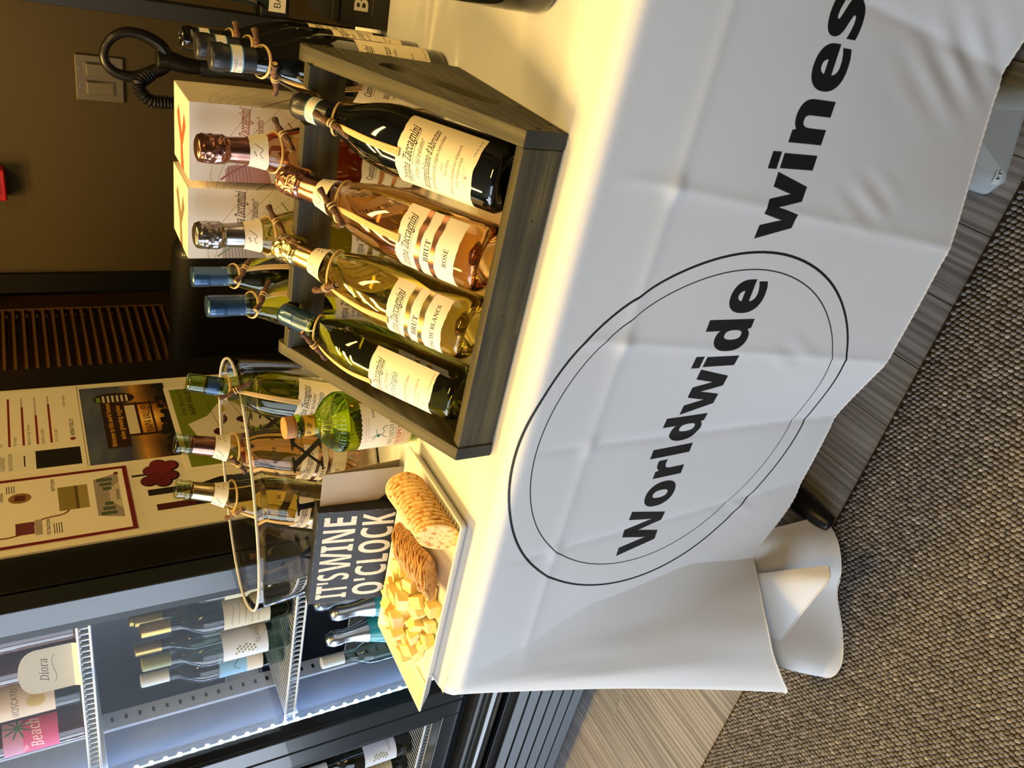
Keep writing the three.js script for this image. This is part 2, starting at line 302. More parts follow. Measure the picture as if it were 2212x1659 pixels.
  const led = rbox(0.008, 0.0095, 0.01, 0.0038, 2);
  for (let k = 0; k < 50; k++) { const m = part('led', led, ledM, strip, k ? undefined : 'glowing cool white LED'); m.position.set(-1.112, yb + 0.05 + k * 0.0292, ZF - 0.052); }
  const l1 = new THREE.RectAreaLight(LEDC, 10, 0.02, yt - yb - 0.1); l1.name = 'led_light'; l1.position.set(-1.111, (yt + yb) / 2, ZF - 0.068); l1.lookAt(-0.7, (yt + yb) / 2, -1.0); c.add(l1);
  const l2 = new THREE.RectAreaLight(LEDC, 7, 0.02, yt - yb - 0.1); l2.name = 'led_light'; l2.position.set(-1.225, (yt + yb) / 2, ZF - 0.075); l2.lookAt(-1.7, (yt + yb) / 2, -0.9); c.add(l2);
  part('led_strip', B(-1.221, -1.215, yb + 0.02, yt - 0.03, ZF - 0.09, ZF - 0.06, 0.001), phys(0xd3dde6, 0.25), c);
  // wire shelves
  for (const [y, xa, xb] of [[T + 0.488, -1.12, -0.55], [T + 0.078, -1.12, -0.55], [T - 0.325, -1.12, -0.55], [T + 0.078, -1.97, -1.235], [T - 0.325, -1.97, -1.235]]) {
    const wires = [], w = new THREE.CylinderGeometry(0.0017, 0.0017, 0.6, 6); w.rotateX(Math.PI / 2);
    for (let x = xa + 0.01; x < xb; x += 0.0155) wires.push(w.clone().translate(x, y, ZF - 0.36));
    const s = new THREE.Group(); s.name = 'wire_shelf'; c.add(s);
    part('wires', merge(wires), whiteM, s).userData.kind = 'stuff';
    part('front_rail', merge([at(rbox(xb - xa, 0.005, 0.006, 0.002), (xa + xb) / 2, y + 0.004, ZF - 0.062), at(rbox(xb - xa, 0.005, 0.006, 0.002), (xa + xb) / 2, y - 0.017, ZF - 0.062)]), whiteM, s);
    const cl = []; for (let x = xa + 0.012; x < xb; x += 0.0155) cl.push(new THREE.BoxGeometry(0.003, 0.018, 0.004).translate(x, y - 0.006, ZF - 0.064));
    part('rail_clips', merge(cl), whiteM, s).userData.kind = 'stuff';
    part('rear_rail', at(rbox(xb - xa, 0.006, 0.006, 0.002), (xa + xb) / 2, y, ZF - 0.655), whiteM, s);
    part('side_bracket', B(xa + 0.002, xa + 0.008, y - 0.03, y, ZF - 0.6, ZF - 0.07), whiteM, s);
  }
  const xb = std(0x0a0d11, 0.5);
  part('rear_brace', sweep([[-0.72, T + 0.06, ZF - 0.5], [-1.07, T - 0.28, ZF - 0.5]], 0.009, 4, 8), xb, c, 'black diagonal brace');
  part('rear_brace', sweep([[-1.07, T + 0.06, ZF - 0.5], [-0.72, T - 0.28, ZF - 0.5]], 0.009, 4, 8), xb, c, 'black diagonal brace');
}
// bottles in the cooler
{
  const lab = (w, h, f) => canvasTex(w, h, f);
  const tx = {
    beach: lab(256, 256, (x) => { x.fillStyle = '#d14f8a'; x.fillRect(0, 0, 256, 256); x.fillStyle = '#c08ab4'; x.fillRect(0, 0, 256, 90); x.fillStyle = '#3f6f5c'; for (let k = 0; k < 9; k++) { x.save(); x.translate(200, 70); x.rotate(k * 0.7); x.fillRect(0, -5, 70, 9); x.restore(); } x.fillStyle = '#f4e9ee'; x.font = '26px serif'; x.fillText('The', 30, 110); x.font = '78px serif'; x.save(); x.transform(0.9, -0.08, -0.2, 1, 40, 185); x.fillText('Beach', 0, 0); x.restore(); }),
    white: lab(256, 320, (x) => { x.fillStyle = '#e6eaf0'; x.fillRect(0, 0, 256, 320); x.fillStyle = '#8f8f5a'; for (let k = 0; k < 16; k++) { x.beginPath(); x.arc(60 + (k * 37) % 60, 90 + k * 9, 9, 0, 7); x.fill(); } x.fillStyle = '#777'; x.font = '40px sans-serif'; x.fillText('GLASS', 110, 262); }),
    blue: lab(256, 320, (x) => { x.fillStyle = '#7fb4d6'; x.fillRect(0, 0, 256, 200); x.fillStyle = '#d9cdb6'; x.fillRect(0, 200, 256, 120); x.strokeStyle = '#31536f'; x.lineWidth = 6; x.beginPath(); x.moveTo(60, 150); x.bezierCurveTo(110, 20, 120, 240, 190, 60); x.stroke(); }),
    cream: lab(256, 320, (x) => { x.fillStyle = '#cfc9ad'; x.fillRect(0, 0, 256, 320); x.strokeStyle = '#6b6a58'; x.lineWidth = 3; for (let k = 0; k < 5; k++) { x.beginPath(); x.moveTo(40, 60 + k * 45); x.bezierCurveTo(90, 30 + k * 50, 150, 90 + k * 40, 215, 60 + k * 45); x.stroke(); } }),
    teal: lab(256, 256, (x) => { x.fillStyle = '#2f9fae'; x.fillRect(0, 0, 256, 256); x.fillStyle = '#a98a80'; x.beginPath(); x.arc(128, 90, 40, 0, 7); x.fill(); }),
    asti: lab(256, 256, (x) => { x.fillStyle = '#b9bec6'; x.fillRect(0, 0, 256, 256); x.fillStyle = '#3b3f46'; x.font = '64px sans-serif'; x.fillText('ASTI', 60, 140); }),
    moscato: lab(256, 256, (x) => { x.fillStyle = '#cdbfae'; x.fillRect(0, 0, 256, 256); x.fillStyle = '#5a4b40'; x.font = '44px sans-serif'; x.fillText('MOSCATO', 24, 90); x.fillStyle = '#b7a25a'; x.beginPath(); x.arc(120, 170, 44, 0, 7); x.fill(); }),
  };
  const gl = {
    green: phys(0x6f8a5c, 0.05, { transmission: 1, thickness: 0, ior: 1.5 }), clear: phys(0xd7e4dc, 0.04, { transmission: 1, thickness: 0, ior: 1.5 }),
    dark: phys(0x12170f, 0.12, { clearcoat: 0.5 }), teal: phys(0x2f9fae, 0.15, { clearcoat: 0.4 }), red: phys(0x3a1410, 0.1, { clearcoat: 0.5 }),
  };
  const silver = std(0xc8ccd0, 0.28, { metalness: 1 }), goldM = std(0xb79a55, 0.35, { metalness: 0.9 }), capW = std(0xd8dbd6, 0.5), olive = std(0x8e8f52, 0.4);
  const prof = { still: [[0.0, 0.002], [0.03, 0], [0.036, 0.004], [0.0365, 0.17], [0.034, 0.188], [0.024, 0.208], [0.0155, 0.222], [0.0138, 0.24], [0.0136, 0.298], [0.0, 0.3]], fizz: [[0, 0.002], [0.034, 0], [0.042, 0.005], [0.043, 0.12], [0.039, 0.165], [0.027, 0.205], [0.017, 0.24], [0.0148, 0.262], [0.0148, 0.3], [0, 0.301]] };
  const gB = { still: lathe(prof.still, 24), fizz: lathe(prof.fizz, 24) };
  const capG = { still: lathe([[0.0146, 0.245], [0.0146, 0.299], [0.012, 0.3015], [0, 0.3015]], 20), fizz: lathe([[0.029, 0.203], [0.019, 0.238], [0.0165, 0.262], [0.019, 0.268], [0.0195, 0.288], [0.014, 0.302], [0, 0.303]], 20) };
  const labG = { still: wrapG(0.0369, 0.05, 0.145, 1.05), fizz: wrapG(0.0434, 0.03, 0.12, 1.1) };
  function wrapG(r, y0, y1, a) { return sheet(14, 1, (u, v) => { const q = (u - 0.5) * 2 * a; return [Math.sin(q) * r, lerp(y0, y1, v), Math.cos(q) * r]; }); }
  const put = (kind, glass, cap, t, x, y, z, turn, label, grp = 'bottles in the glass-door cooler') => {
    const b = thing('wine_bottle', label, 'bottle', [x, y, z], turn, grp);
    part('glass', gB[kind], gl[glass], b); part('capsule', capG[kind], cap, b);
    if (t) part('label', labG[kind], std(0xffffff, 0.6, { map: tx[t] }), b);
  };
  const S1 = T + 0.08, S0 = T - 0.323, S2 = T + 0.49;
  put('still', 'green', goldM, 'cream', -0.765, S1, -0.505, 0.6, 'green wine bottle with cream label on the middle cooler shelf');
  put('still', 'clear', olive, 'white', -0.862, S1, -0.5, 0.75, 'clear wine bottle with white label on the middle cooler shelf');
  put('still', 'clear', capW, 'blue', -0.95, S1, -0.53, 0.7, 'wine bottle with pale blue label on the middle cooler shelf');
  put('still', 'green', goldM, 'cream', -0.68, S1, -0.51, 0.6, 'wine bottle with cream label by the cooler door hinge');
  for (const [x, z] of [[-0.77, -0.61], [-0.86, -0.62], [-0.68, -0.62], [-0.98, -0.64]]) put('still', 'dark', goldM, null, x, S1, z, 0, 'dark wine bottle with gold capsule in the second row of the middle cooler shelf');
  for (const [x, z] of [[-1.0, -0.75], [-0.9, -0.78]]) put('still', 'dark', goldM, null, x, S1, z, 0, 'dark wine bottle with gold capsule at the back of the middle cooler shelf');
  put('fizz', 'teal', silver, 'teal', -0.845, S0, -0.5, 0.7, 'teal sparkling bottle with silver foil on the lower cooler shelf, nearer the hinge');
  put('fizz', 'teal', silver, 'teal', -0.94, S0, -0.505, 0.7, 'teal sparkling bottle with silver foil on the lower cooler shelf, nearer the lights');
  put('fizz', 'clear', silver, 'asti', -0.93, S0, -0.61, 0.7, 'sparkling bottle with grey label behind the teal bottles');
  put('fizz', 'clear', silver, 'asti', -0.83, S0, -0.61, 0.7, 'sparkling bottle with foil top behind the hinge side teal bottle');
  put('fizz', 'green', goldM, null, -0.75, S0, -0.55, 0, 'green sparkling bottle with gold foil on the lower cooler shelf');
  put('still', 'clear', capW, null, -1.04, S0, -0.52, 0, 'clear bottle with white capsule beside the cooler lights');
  put('still', 'clear', capW, 'moscato', -0.9, S2, -0.52, 0.75, 'rosy bottle with sand coloured label on the top cooler shelf');
  put('still', 'red', capW, 'beach', -0.985, S2, -0.5, 0.75, 'rosy bottle with bright pink label on the top cooler shelf');
  put('still', 'red', capW, null, -0.81, S2, -0.53, 0, 'rosy bottle behind the white shelf talker');
  put('still', 'red', capW, null, -0.72, S2, -0.53, 0, 'rosy bottle beside the cooler door hinge');
  for (const [x, t] of [[-1.5, 'white'], [-1.59, 'cream'], [-1.68, 'white']]) put('still', 'dark', capW, t, x, S0, -0.52, 0.9, 'dark bottle on the lower shelf behind the second cooler door', 'bottles behind the second cooler door');
  // shelf talker
  const tk = canvasTex(256, 256, (x) => { x.fillStyle = '#dfe6ea'; x.fillRect(0, 0, 256, 256); x.fillStyle = '#555'; x.font = '64px serif'; x.save(); x.transform(0.8, 0, -0.3, 1, 60, 120); x.fillText('Diora', 0, 0); x.restore(); x.strokeStyle = '#777'; x.lineWidth = 3; x.beginPath(); x.moveTo(50, 150); x.bezierCurveTo(90, 190, 170, 110, 210, 160); x.stroke(); });
  const st = thing('shelf_talker', 'white rounded neck tag standing on the top cooler shelf', 'price tag', [-0.775, S2, -0.472], 0.7);
  const sh = new THREE.Shape(); sh.moveTo(-0.04, 0); sh.lineTo(0.04, 0); sh.lineTo(0.04, 0.06); sh.quadraticCurveTo(0.038, 0.09, 0, 0.092); sh.quadraticCurveTo(-0.038, 0.09, -0.04, 0.06); sh.lineTo(-0.04, 0);
  part('card', at(metreUV(extrude(sh, 0.002, 0), 'y', 12.5, [0.04, 0]), 0, 0.012, 0), std(0xffffff, 0.4, { map: tk }), st);
  part('curled_foot', sheet(8, 10, (u, v) => [lerp(-0.04, 0.04, u), 0.014 - 0.013 * Math.sin(v * 1.57), 0.03 * v], null), std(0xdfe6ea, 0.4), st);
}

// ---------------------------------------------------------------- wine poster board on the cooler's side
{
  const wood = 0;
  const pb = thing('poster_board', 'white wine education poster board on the black side of the cooler', 'poster', [XR, T, 0]);
  const flat = (name, tex, z0, z1, y0, y1, off, label) => {    // faces +x; z1 (nearer the door) is the left edge of the print
    const g = at(new THREE.BoxGeometry(0.0012, y1 - y0, z1 - z0), off, (y0 + y1) / 2, (z0 + z1) / 2), s = std(0xe4dcc6, 0.7);
    return part(name, g, [std(0xffffff, 0.6, { map: tex }), s, s, s, s, s], pb, label);
  };
  part('board', at(rbox(0.006, 0.95, 0.53, 0.001), 0.003, 0.4, -0.7775), std(0xe9e2cf, 0.7), pb);
  const tan = '#efe9d8';
  const chart = canvasTex(512, 640, (x, w, h) => {
    x.fillStyle = tan; x.fillRect(0, 0, w, h);
    x.fillStyle = '#15110f'; x.beginPath(); x.moveTo(20, h - 14); x.lineTo(20, 250); x.bezierCurveTo(22, 190, 45, 190, 48, 140); x.lineTo(48, 0); x.lineTo(92, 0); x.lineTo(92, 140); x.bezierCurveTo(95, 190, 118, 190, 120, 250); x.lineTo(120, h - 14); x.closePath(); x.fill();
    x.fillStyle = '#e9e4da'; x.fillRect(20, 300, 100, 190); x.fillStyle = '#55352f'; x.font = '15px serif'; x.fillText('WINE FOLLY', 26, 340); x.fillStyle = '#222'; x.font = '17px sans-serif'; x.fillText('CABERNET', 26, 400); x.fillText('SAUVIGNON', 24, 422); x.fillRect(40, 455, 60, 4);
    x.fillStyle = '#2b2622'; x.font = 'bold 24px sans-serif'; x.fillText('TASTE PROFILE', 160, 330);
    ['Dry', 'Full Body', 'Medium-High Tannin', 'Medium Acidity', '13.5-15% ABV'].forEach((s, k) => { const y = 370 + k * 42; x.fillStyle = '#b9b2a4'; x.fillRect(160, y, 300, 6); x.fillStyle = '#7e1f28'; x.fillRect(160, y, [130, 300, 240, 180, 245][k], 7); x.fillStyle = '#3a3430'; x.font = '13px sans-serif'; x.fillText(s, 160, y + 24); });
    x.fillStyle = '#7e1f28'; x.beginPath(); x.arc(172, 608, 9, 0, 7); x.fill(); x.fillStyle = '#2b2622'; x.font = 'bold 18px sans-serif'; x.fillText('WINE FOLLY', 190, 615); x.font = '11px sans-serif'; x.fillText('#CabSauvignon', 380, 596);
    ['Black Cherry', 'Black Currant', 'Cedar', 'Baking Spices', 'Graphite'].forEach((s, k) => { const a = 175 + k * 66; x.strokeStyle = '#2b2622'; x.lineWidth = 3; x.beginPath(); x.arc(a, 190, 16, 0, 7); x.stroke(); x.beginPath(); x.arc(a + 14, 206, 12, 0, 7); x.stroke(); x.font = '10px sans-serif'; x.fillText(s, a - 26, 258); });
    x.font = 'bold 24px sans-serif'; x.fillText('DOMINANT FLAVORS', 160, 130); x.fillStyle = '#7e1f28'; x.font = 'bold 34px serif'; x.fillText('Cabernet Sauvignon', 150, 70);
  });
  flat('wine_chart_sheet', chart, -1.035, -0.735, 0.443, 0.82, 0.0068, 'wine taste profile chart with a drawn bottle');
  const photo = canvasTex(640, 448, (x, w, h) => {
    const g = x.createLinearGradient(0, 0, 0, h); g.addColorStop(0, '#4a5570'); g.addColorStop(0.45, '#3a3f58'); g.addColorStop(0.62, '#c98f3a'); g.addColorStop(0.8, '#4a3114'); g.addColorStop(1, '#1b1309'); x.fillStyle = g; x.fillRect(0, 0, w, h);
    for (let k = 0; k < 26; k++) { x.fillStyle = `rgba(${170 + k},${165 + k},170,.05)`; x.beginPath(); x.ellipse(300 + rr(-250, 330), rr(0, 220), rr(40, 150), rr(14, 46), 0.3, 0, 7); x.fill(); }
    const s = x.createRadialGradient(330, 330, 4, 330, 330, 260); s.addColorStop(0, '#fff6cf'); s.addColorStop(0.1, '#ffd46a'); s.addColorStop(0.4, 'rgba(240,150,40,.45)'); s.addColorStop(1, 'rgba(0,0,0,0)'); x.fillStyle = s; x.fillRect(0, 100, w, 348);
    for (let k = 0; k < 16; k++) { x.save(); x.translate(330, 330); x.rotate(k * 0.393); x.fillStyle = 'rgba(255,200,90,.35)'; x.beginPath(); x.moveTo(0, -4); x.lineTo(150, 0); x.lineTo(0, 4); x.fill(); x.restore(); }
    x.fillStyle = '#2a1408'; x.fillRect(110, 96, 400, 118); x.fillRect(190, 214, 18, 190); x.fillRect(456, 214, 18, 190); x.beginPath(); x.ellipse(528, 170, 52, 108, 0, 0, 7); x.fill(); x.fillRect(190, 268, 290, 14); x.fillRect(190, 345, 290, 12);
    x.fillStyle = '#d9a12b'; x.font = 'bold 34px sans-serif'; x.fillText('Welcome to this world famous', 122, 142, 370); x.fillText('wine growing region', 172, 192, 290);
    x.fillStyle = '#d8cbb0'; x.fillRect(208, 214, 248, 54); x.fillStyle = '#2a1408'; x.font = 'bold 58px sans-serif'; x.fillText('NAPA VALLEY', 212, 340, 240);
    x.fillStyle = '#cfc6b4'; for (let k = 0; k < 6; k++) x.fillRect(496, 110 + k * 24, 60, 12); x.fillStyle = '#6a8c2e'; x.fillRect(500, 78, 44, 22);
    x.fillStyle = '#120c05'; for (let k = 0; k < 70; k++) { x.beginPath(); x.arc(rr(0, 640), 450 - rr(0, 60), rr(8, 26), 0, 7); x.fill(); }
  });
  flat('sunset_photo', photo, -1.022, -0.735, 0.262, 0.438, 0.0069, 'sunset photograph of a vineyard welcome sign');
  const map = canvasTex(640, 560, (x, w, h) => {
    x.fillStyle = '#efe9d8'; x.fillRect(0, 0, w, h); x.fillStyle = '#6f7f1c'; x.fillRect(22, 22, w - 44, h - 44);
    x.fillStyle = '#ddd5c3'; x.beginPath(); x.moveTo(70, 120); x.lineTo(330, 60); x.lineTo(380, 150); x.lineTo(470, 210); x.lineTo(520, 400); x.lineTo(430, 520); x.lineTo(300, 470); x.lineTo(250, 330); x.lineTo(150, 260); x.closePath(); x.fill();
    const blob = (c, a, b, r) => { x.fillStyle = c; x.beginPath(); for (let k = 0; k < 14; k++) { const q = k / 14 * 6.28, rad = r * (0.7 + 0.5 * Math.abs(Math.sin(k * 2.4))); x.lineTo(a + Math.cos(q) * rad, b + Math.sin(q) * rad * 0.8); } x.fill(); };
    blob('#3c1420', 250, 190, 40); blob('#b79c1c', 180, 230, 46); blob('#3c1420', 330, 300, 36); blob('#b79c1c', 400, 350, 36); blob('#7a6a1a', 360, 420, 30);
    x.fillStyle = '#23260a'; x.font = '26px sans-serif'; x.fillText('WINE REGIONS OF', 400, 70); x.font = 'bold 34px sans-serif'; x.fillText('NAPA VALLEY', 400, 108);
    x.strokeStyle = '#444'; x.lineWidth = 2; for (const [a, b, c, d] of [[250, 190, 420, 170], [330, 300, 520, 260], [180, 230, 60, 330]]) { x.beginPath(); x.moveTo(a, b); x.lineTo(c, d); x.stroke(); }
    x.font = '13px sans-serif'; x.fillStyle = '#23260a'; for (const [s, a, b] of [['CALISTOGA', 60, 90], ['ST. HELENA', 430, 175], ['OAKVILLE', 530, 262], ['YOUNTVILLE', 60, 345], ['CARNEROS', 110, 440], ['ATLAS PEAK', 520, 340]]) x.fillText(s, a, b);
  });
  flat('region_map', map, -0.998, -0.676, -0.02, 0.264, 0.0071, 'green map of wine regions');
  const info = canvasTex(448, 640, (x, w, h) => {
    x.fillStyle = '#6e1420'; x.fillRect(0, 0, w, h); x.fillStyle = tan; x.fillRect(18, 18, w - 36, h - 36);
    x.strokeStyle = '#7d5a36'; x.lineWidth = 9; x.beginPath(); x.moveTo(110, 0); x.bezierCurveTo(60, 120, 40, 220, 120, 260); x.bezierCurveTo(190, 300, 130, 380, 200, 400); x.stroke();
    x.fillStyle = '#6b3038'; x.fillRect(70, 200, 76, 66); x.fillStyle = '#a59a90'; x.fillRect(58, 268, 96, 26); x.fillStyle = '#8a7a40'; x.fillRect(188, 360, 160, 64); x.fillStyle = '#5c4a2a'; x.fillRect(188, 424, 160, 12); x.fillStyle = '#9b8a56'; x.fillRect(188, 436, 160, 38);
    x.fillStyle = '#8a6a34'; x.beginPath(); x.ellipse(310, 220, 34, 42, 0, 0, 7); x.fill(); x.fillStyle = '#5a2a26'; x.fillRect(292, 200, 36, 40);
    x.fillStyle = '#9a9088'; x.beginPath(); x.moveTo(120, 500); x.lineTo(370, 500); x.lineTo(400, 600); x.lineTo(90, 600); x.closePath(); x.fill(); x.fillStyle = '#c5bbaa'; x.beginPath(); x.moveTo(205, 555); x.lineTo(285, 555); x.lineTo(340, 600); x.lineTo(150, 600); x.fill();
    x.fillStyle = '#4c5a46'; for (let k = 0; k < 3; k++) { x.fillRect(118 + k * 32, 512 + k * 10, 22, 62 - k * 14); x.fillRect(350 - k * 32, 512 + k * 10, 22, 62 - k * 14); }
    x.fillStyle = '#2b2622'; x.font = 'bold 17px sans-serif'; x.fillText('FILTRATION', 50, 322); x.fillText('FINING', 300, 160); x.fillText('BOTTLING', 330, 350); x.fillText('STORAGE', 210, 594); x.font = '9px sans-serif'; for (let k = 0; k < 4; k++) { x.fillRect(50, 334 + k * 9, 66, 3); x.fillRect(350, 172 + k * 9, 50, 3); }
    x.fillStyle = '#6e1420'; x.beginPath(); x.arc(400, 594, 10, 0, 7); x.fill();
  });
  flat('winemaking_diagram', info, -0.7215, -0.527, 0.375, 0.66, 0.0073, 'red bordered winemaking diagram');
  const grape = (z, y, r, c) => { const g = new THREE.CylinderGeometry(r, r, 0.001, 20); g.rotateZ(Math.PI / 2); return [at(g, 0.0066, y, z), c]; };
  const gr = new THREE.Group(); gr.name = 'grape_cutout'; pb.add(gr); gr.userData.label = 'dark red printed grape cluster';
  const gm = [std(0x160609, 0.7), std(0x5c1420, 0.6), std(0x6f1c28, 0.6)];
  [[-0.662, 0.338], [-0.694, 0.33], [-0.676, 0.322], [-0.712, 0.315], [-0.655, 0.312], [-0.69, 0.305], [-0.672, 0.296], [-0.705, 0.292]].forEach(([z, y], k) => { part('grape', grape(z, y, 0.0165)[0], gm[0], gr); const f = grape(z, y, 0.0142)[0]; f.translate(0.0006 + k * 0.00005, 0.001, 0); part('grape', f, gm[1 + k % 2], gr); });
  part('grape_stem', at(rbox(0.001, 0.032, 0.005, 0.0004, 1), 0.0068, 0.352, -0.684), gm[0], gr);
  const btl = (z, y1, k) => { const s = poly([[-0.021, -0.1], [0.021, -0.1], [0.021, 0.16], [0.0085, 0.2], [0.0085, 0.3], [-0.0085, 0.3], [-0.0085, 0.2], [-0.021, 0.16]]), g = extrude(s, 0.0008, 0); g.rotateY(Math.PI / 2); const m = part('bottle_cutout', at(g, 0.0066, y1 - 0.3, z), std(0x14100e, 0.6), pb, 'black printed wine bottle'); part('cutout_label', at(new THREE.BoxGeometry(0.0006, 0.1, 0.04), 0.0078, y1 - 0.25, z), std(0xcfc4a8, 0.7), m); part('cutout_capsule', at(new THREE.BoxGeometry(0.0006, 0.07, 0.0165), 0.0078, y1 - 0.036, z), std(k ? 0x4a1410 : 0x1a1210, 0.6), m); };
  btl(-0.625, 0.345, 0); btl(-0.578, 0.335, 1);
}

// ---------------------------------------------------------------- table and tablecloth
{
  const tb = thing('folding_table', 'folding table under the white printed tablecloth with black foot bars', 'table', [0, 0, 0]);
  part('tabletop', at(rbox(1.79, 0.04, 0.7, 0.015, 3), 0.435, T - 0.026, -0.325), std(0xcfcabf, 0.6), tb);
  for (const x of [-0.238, 1.1]) {
    const leg = part('leg', merge([sweep([[x, T - 0.05, -0.56], [x, 0.04, -0.56]], 0.014, 4, 12), sweep([[x, T - 0.05, -0.09], [x, 0.04, -0.09]], 0.014, 4, 12)]), std(0x3a3d40, 0.4, { metalness: 0.6 }), tb);
    part('foot_bar', sweep([[x, 0.03, -0.66], [x, 0.03, -0.3], [x, 0.032, 0.02]], 0.019, 10, 14), blackMatte, leg);
    part('foot_cap', sweep([[x, 0.034, -0.01], [x, 0.033, 0.03], [x, 0.027, 0.058], [x, 0.022, 0.075]], (t) => (t > 0.985 ? 0.002 : 0.026 - 0.012 * t * t), 24, 16, false, 1), phys(0x08090a, 0.35), leg, 'black plastic end cap');
  }
}
const cloth = thing('tablecloth', 'white tablecloth printed with a large black ring and lettering', 'tablecloth', [0, T, 0]);
{
  const R = 0.022, Z0 = 0.03, D0 = R * Math.PI / 2;
  const crease = [[-0.40, -0.318, 0.006], [-0.16, -0.141, -0.012], [0.035, 0.006, -0.012], [0.2, 0.137, 0.026], [0.4, 0.335, 0.03], [0.64, 0.572, -0.016], [0.83, 0.79, 0.016], [1.02, 0.99, 0.018], [1.2, 1.19, -0.01], [1.4, 1.4, 0]];
  const bound = [[0, -0.4], [0.06, -0.385], [0.128, -0.36], [0.25, -0.302], [0.44, -0.272], [0.6, -0.298], [0.7, -0.318]];
  const xL = (d) => { for (let k = 1; k < bound.length; k++) if (d <= bound[k][0]) { const [a, p] = bound[k - 1], [b, q] = bound[k], t = (d - a) / (b - a); return lerp(p, q, t * t * (3 - 2 * t) * 0.5 + t * 0.5); } return -0.318; };
  const g = (d) => Math.pow(clamp((d - 0.05) / 0.61, 0, 1.1), 1.05);
  const zoff = (x, d) => {
    const k = clamp((d - 0.1) / 0.56); let z = 0;
    const xs = crease.map(([a, b]) => lerp(a, b, k));
    for (let i = 1; i < xs.length; i++) if (x <= xs[i] || i === xs.length - 1) { const t = clamp((x - xs[i - 1]) / (xs[i] - xs[i - 1])); z = lerp(crease[i - 1][2], crease[i][2], t * 0.8 + 0.2 * t * t * (3 - 2 * t)); break; }
    z *= g(d);
    for (let i = 1; i < xs.length - 1; i++) { const sg = crease[i][2] > 0 ? 1 : -1; z += sg * 0.0016 * Math.exp(-Math.abs(x - xs[i]) / 0.006) * sst(0.03, 0.1, d); z += 0.0035 * Math.exp(-(((x - xs[i]) / 0.014) ** 2) - ((d - 0.13) / 0.012) ** 2); }
    z += 0.0032 * Math.exp(-Math.abs(d - 0.13) / 0.009) * sst(0.02, 0.06, d);
    z += 0.0045 * nz(x * 3.1 + 4, d * 2.4, 2) * sst(0.04, 0.2, d) + 0.0012 * nz(x * 9, d * 7, 8) * sst(0.04, 0.2, d);
    for (const [cx, cd, a, sx, sd, w] of [[0.57, 0.55, 0.0022, 0.05, 0.09, 150], [0.395, 0.46, 0.0011, 0.03, 0.05, 190], [0.165, 0.44, 0.0008, 0.03, 0.04, 170], [-0.16, 0.52, 0.0007, 0.03, 0.05, 170]])
      z += a * Math.exp(-(((x - cx) / sx) ** 2) - ((d - cd) / sd) ** 2) * Math.sin((x * 0.86 + d * 0.5) * w);
    return z;
  };
  const drop = (x, d) => { if (d < D0) { const th = d / R; return [x, -R * (1 - Math.cos(th)), Z0 + R * Math.sin(th)]; } return [x, -R - (d - D0), Z0 + R + zoff(x, d)]; };
  const dmax = (x) => 0.665 - 0.055 * sst(-0.16, -0.32, x);
  const XE = 1.34, NU = 300, NV = 130;
  const fp = (u, v) => { let d = v * 0.665, x = lerp(xL(d), XE, u); d = v * dmax(x); x = lerp(xL(d), XE, u); return [x, d]; };
  const print = canvasTex(2048, 1120, (c, w, h) => {
    const P = 1600, X = (x) => (x + 0.55) * P, Y = (y) => (0.0126 - y) * P;
    c.fillStyle = '#ffffff'; c.fillRect(0, 0, w, h); c.strokeStyle = c.fillStyle = '#0b0b0d';
    c.lineWidth = 5.4; c.beginPath(); c.ellipse(X(0.027), Y(-0.289), 0.294 * P, 0.285 * P, 0, 0, 7); c.stroke();
    c.lineWidth = 2.4; c.beginPath(); c.ellipse(X(0.037), Y(-0.287), 0.26 * P, 0.2545 * P, 0, 0, 7); c.stroke();
    const word = (s, x0, x1, base) => { c.save(); c.font = 'bold 158px sans-serif'; const k = (x1 - x0) * P / c.measureText(s).width; c.translate(X(x0), Y(base)); c.scale(k, 1); c.lineWidth = 5; const dl = s.replace('i', 'ı'); c.fillText(dl, 0, 0); c.strokeText(dl, 0, 0); const a = s.indexOf('i'), xa = c.measureText(dl.slice(0, a)).width, xb = c.measureText(dl.slice(0, a + 1)).width, m = (xa + xb) / 2; c.fillRect(m - 16, -119, 32, 23); c.restore(); };
    word('Worldwide', -0.203, 0.286, -0.3195); word('wines', 0.341, 0.618, -0.3195);
  });
  const clothPrint = clothMat.clone(); clothPrint.map = print;
  part('front_drop', sheet(NU, NV, (u, v) => drop(...fp(u, v)), (u, v) => { const [x, d] = fp(u, v); return [(x + 0.55) / 1.28, 1 - d / 0.7]; }), clothPrint, cloth, 'front drop with black ring and Worldwide wines lettering');
  part('top_sheet', sheet(120, 50, (u, v) => { const x = lerp(-0.455, XE, u), z = lerp(-0.68, Z0, v); return [x, 0.0004 * nz(x * 5, z * 5, 3) * sst(0, 0.03, Z0 - z), z]; }, (u, v) => [u * 1.8, v * 0.7]), clothMat, cloth);
  // corner: a cone of cloth pulled out to a rounded tip
  const hemPts = [[-0.304, -0.598, 0.058], [-0.326, -0.584, 0.098], [-0.367, -0.584, 0.136], [-0.425, -0.602, 0.168], [-0.482, -0.633, 0.19], [-0.53, -0.668, 0.197], [-0.556, -0.686, 0.188], [-0.562, -0.69, 0.17], [-0.548, -0.688, 0.14], [-0.52, -0.68, 0.08], [-0.503, -0.672, 0.02], [-0.497, -0.665, -0.05], [-0.495, -0.66, -0.12]].map((p) => V(...p));
  const hem = new THREE.CatmullRomCurve3(hemPts, false, 'centripetal');
  const topPts = [[-0.4, 0, Z0], [-0.43, 0, Z0], [-0.448, 0, 0.018], [-0.456, 0, 0.0], [-0.455, 0, -0.04], [-0.455, 0, -0.12]].map((p) => V(...p));
  const top = new THREE.CatmullRomCurve3(topPts, false, 'centripetal');
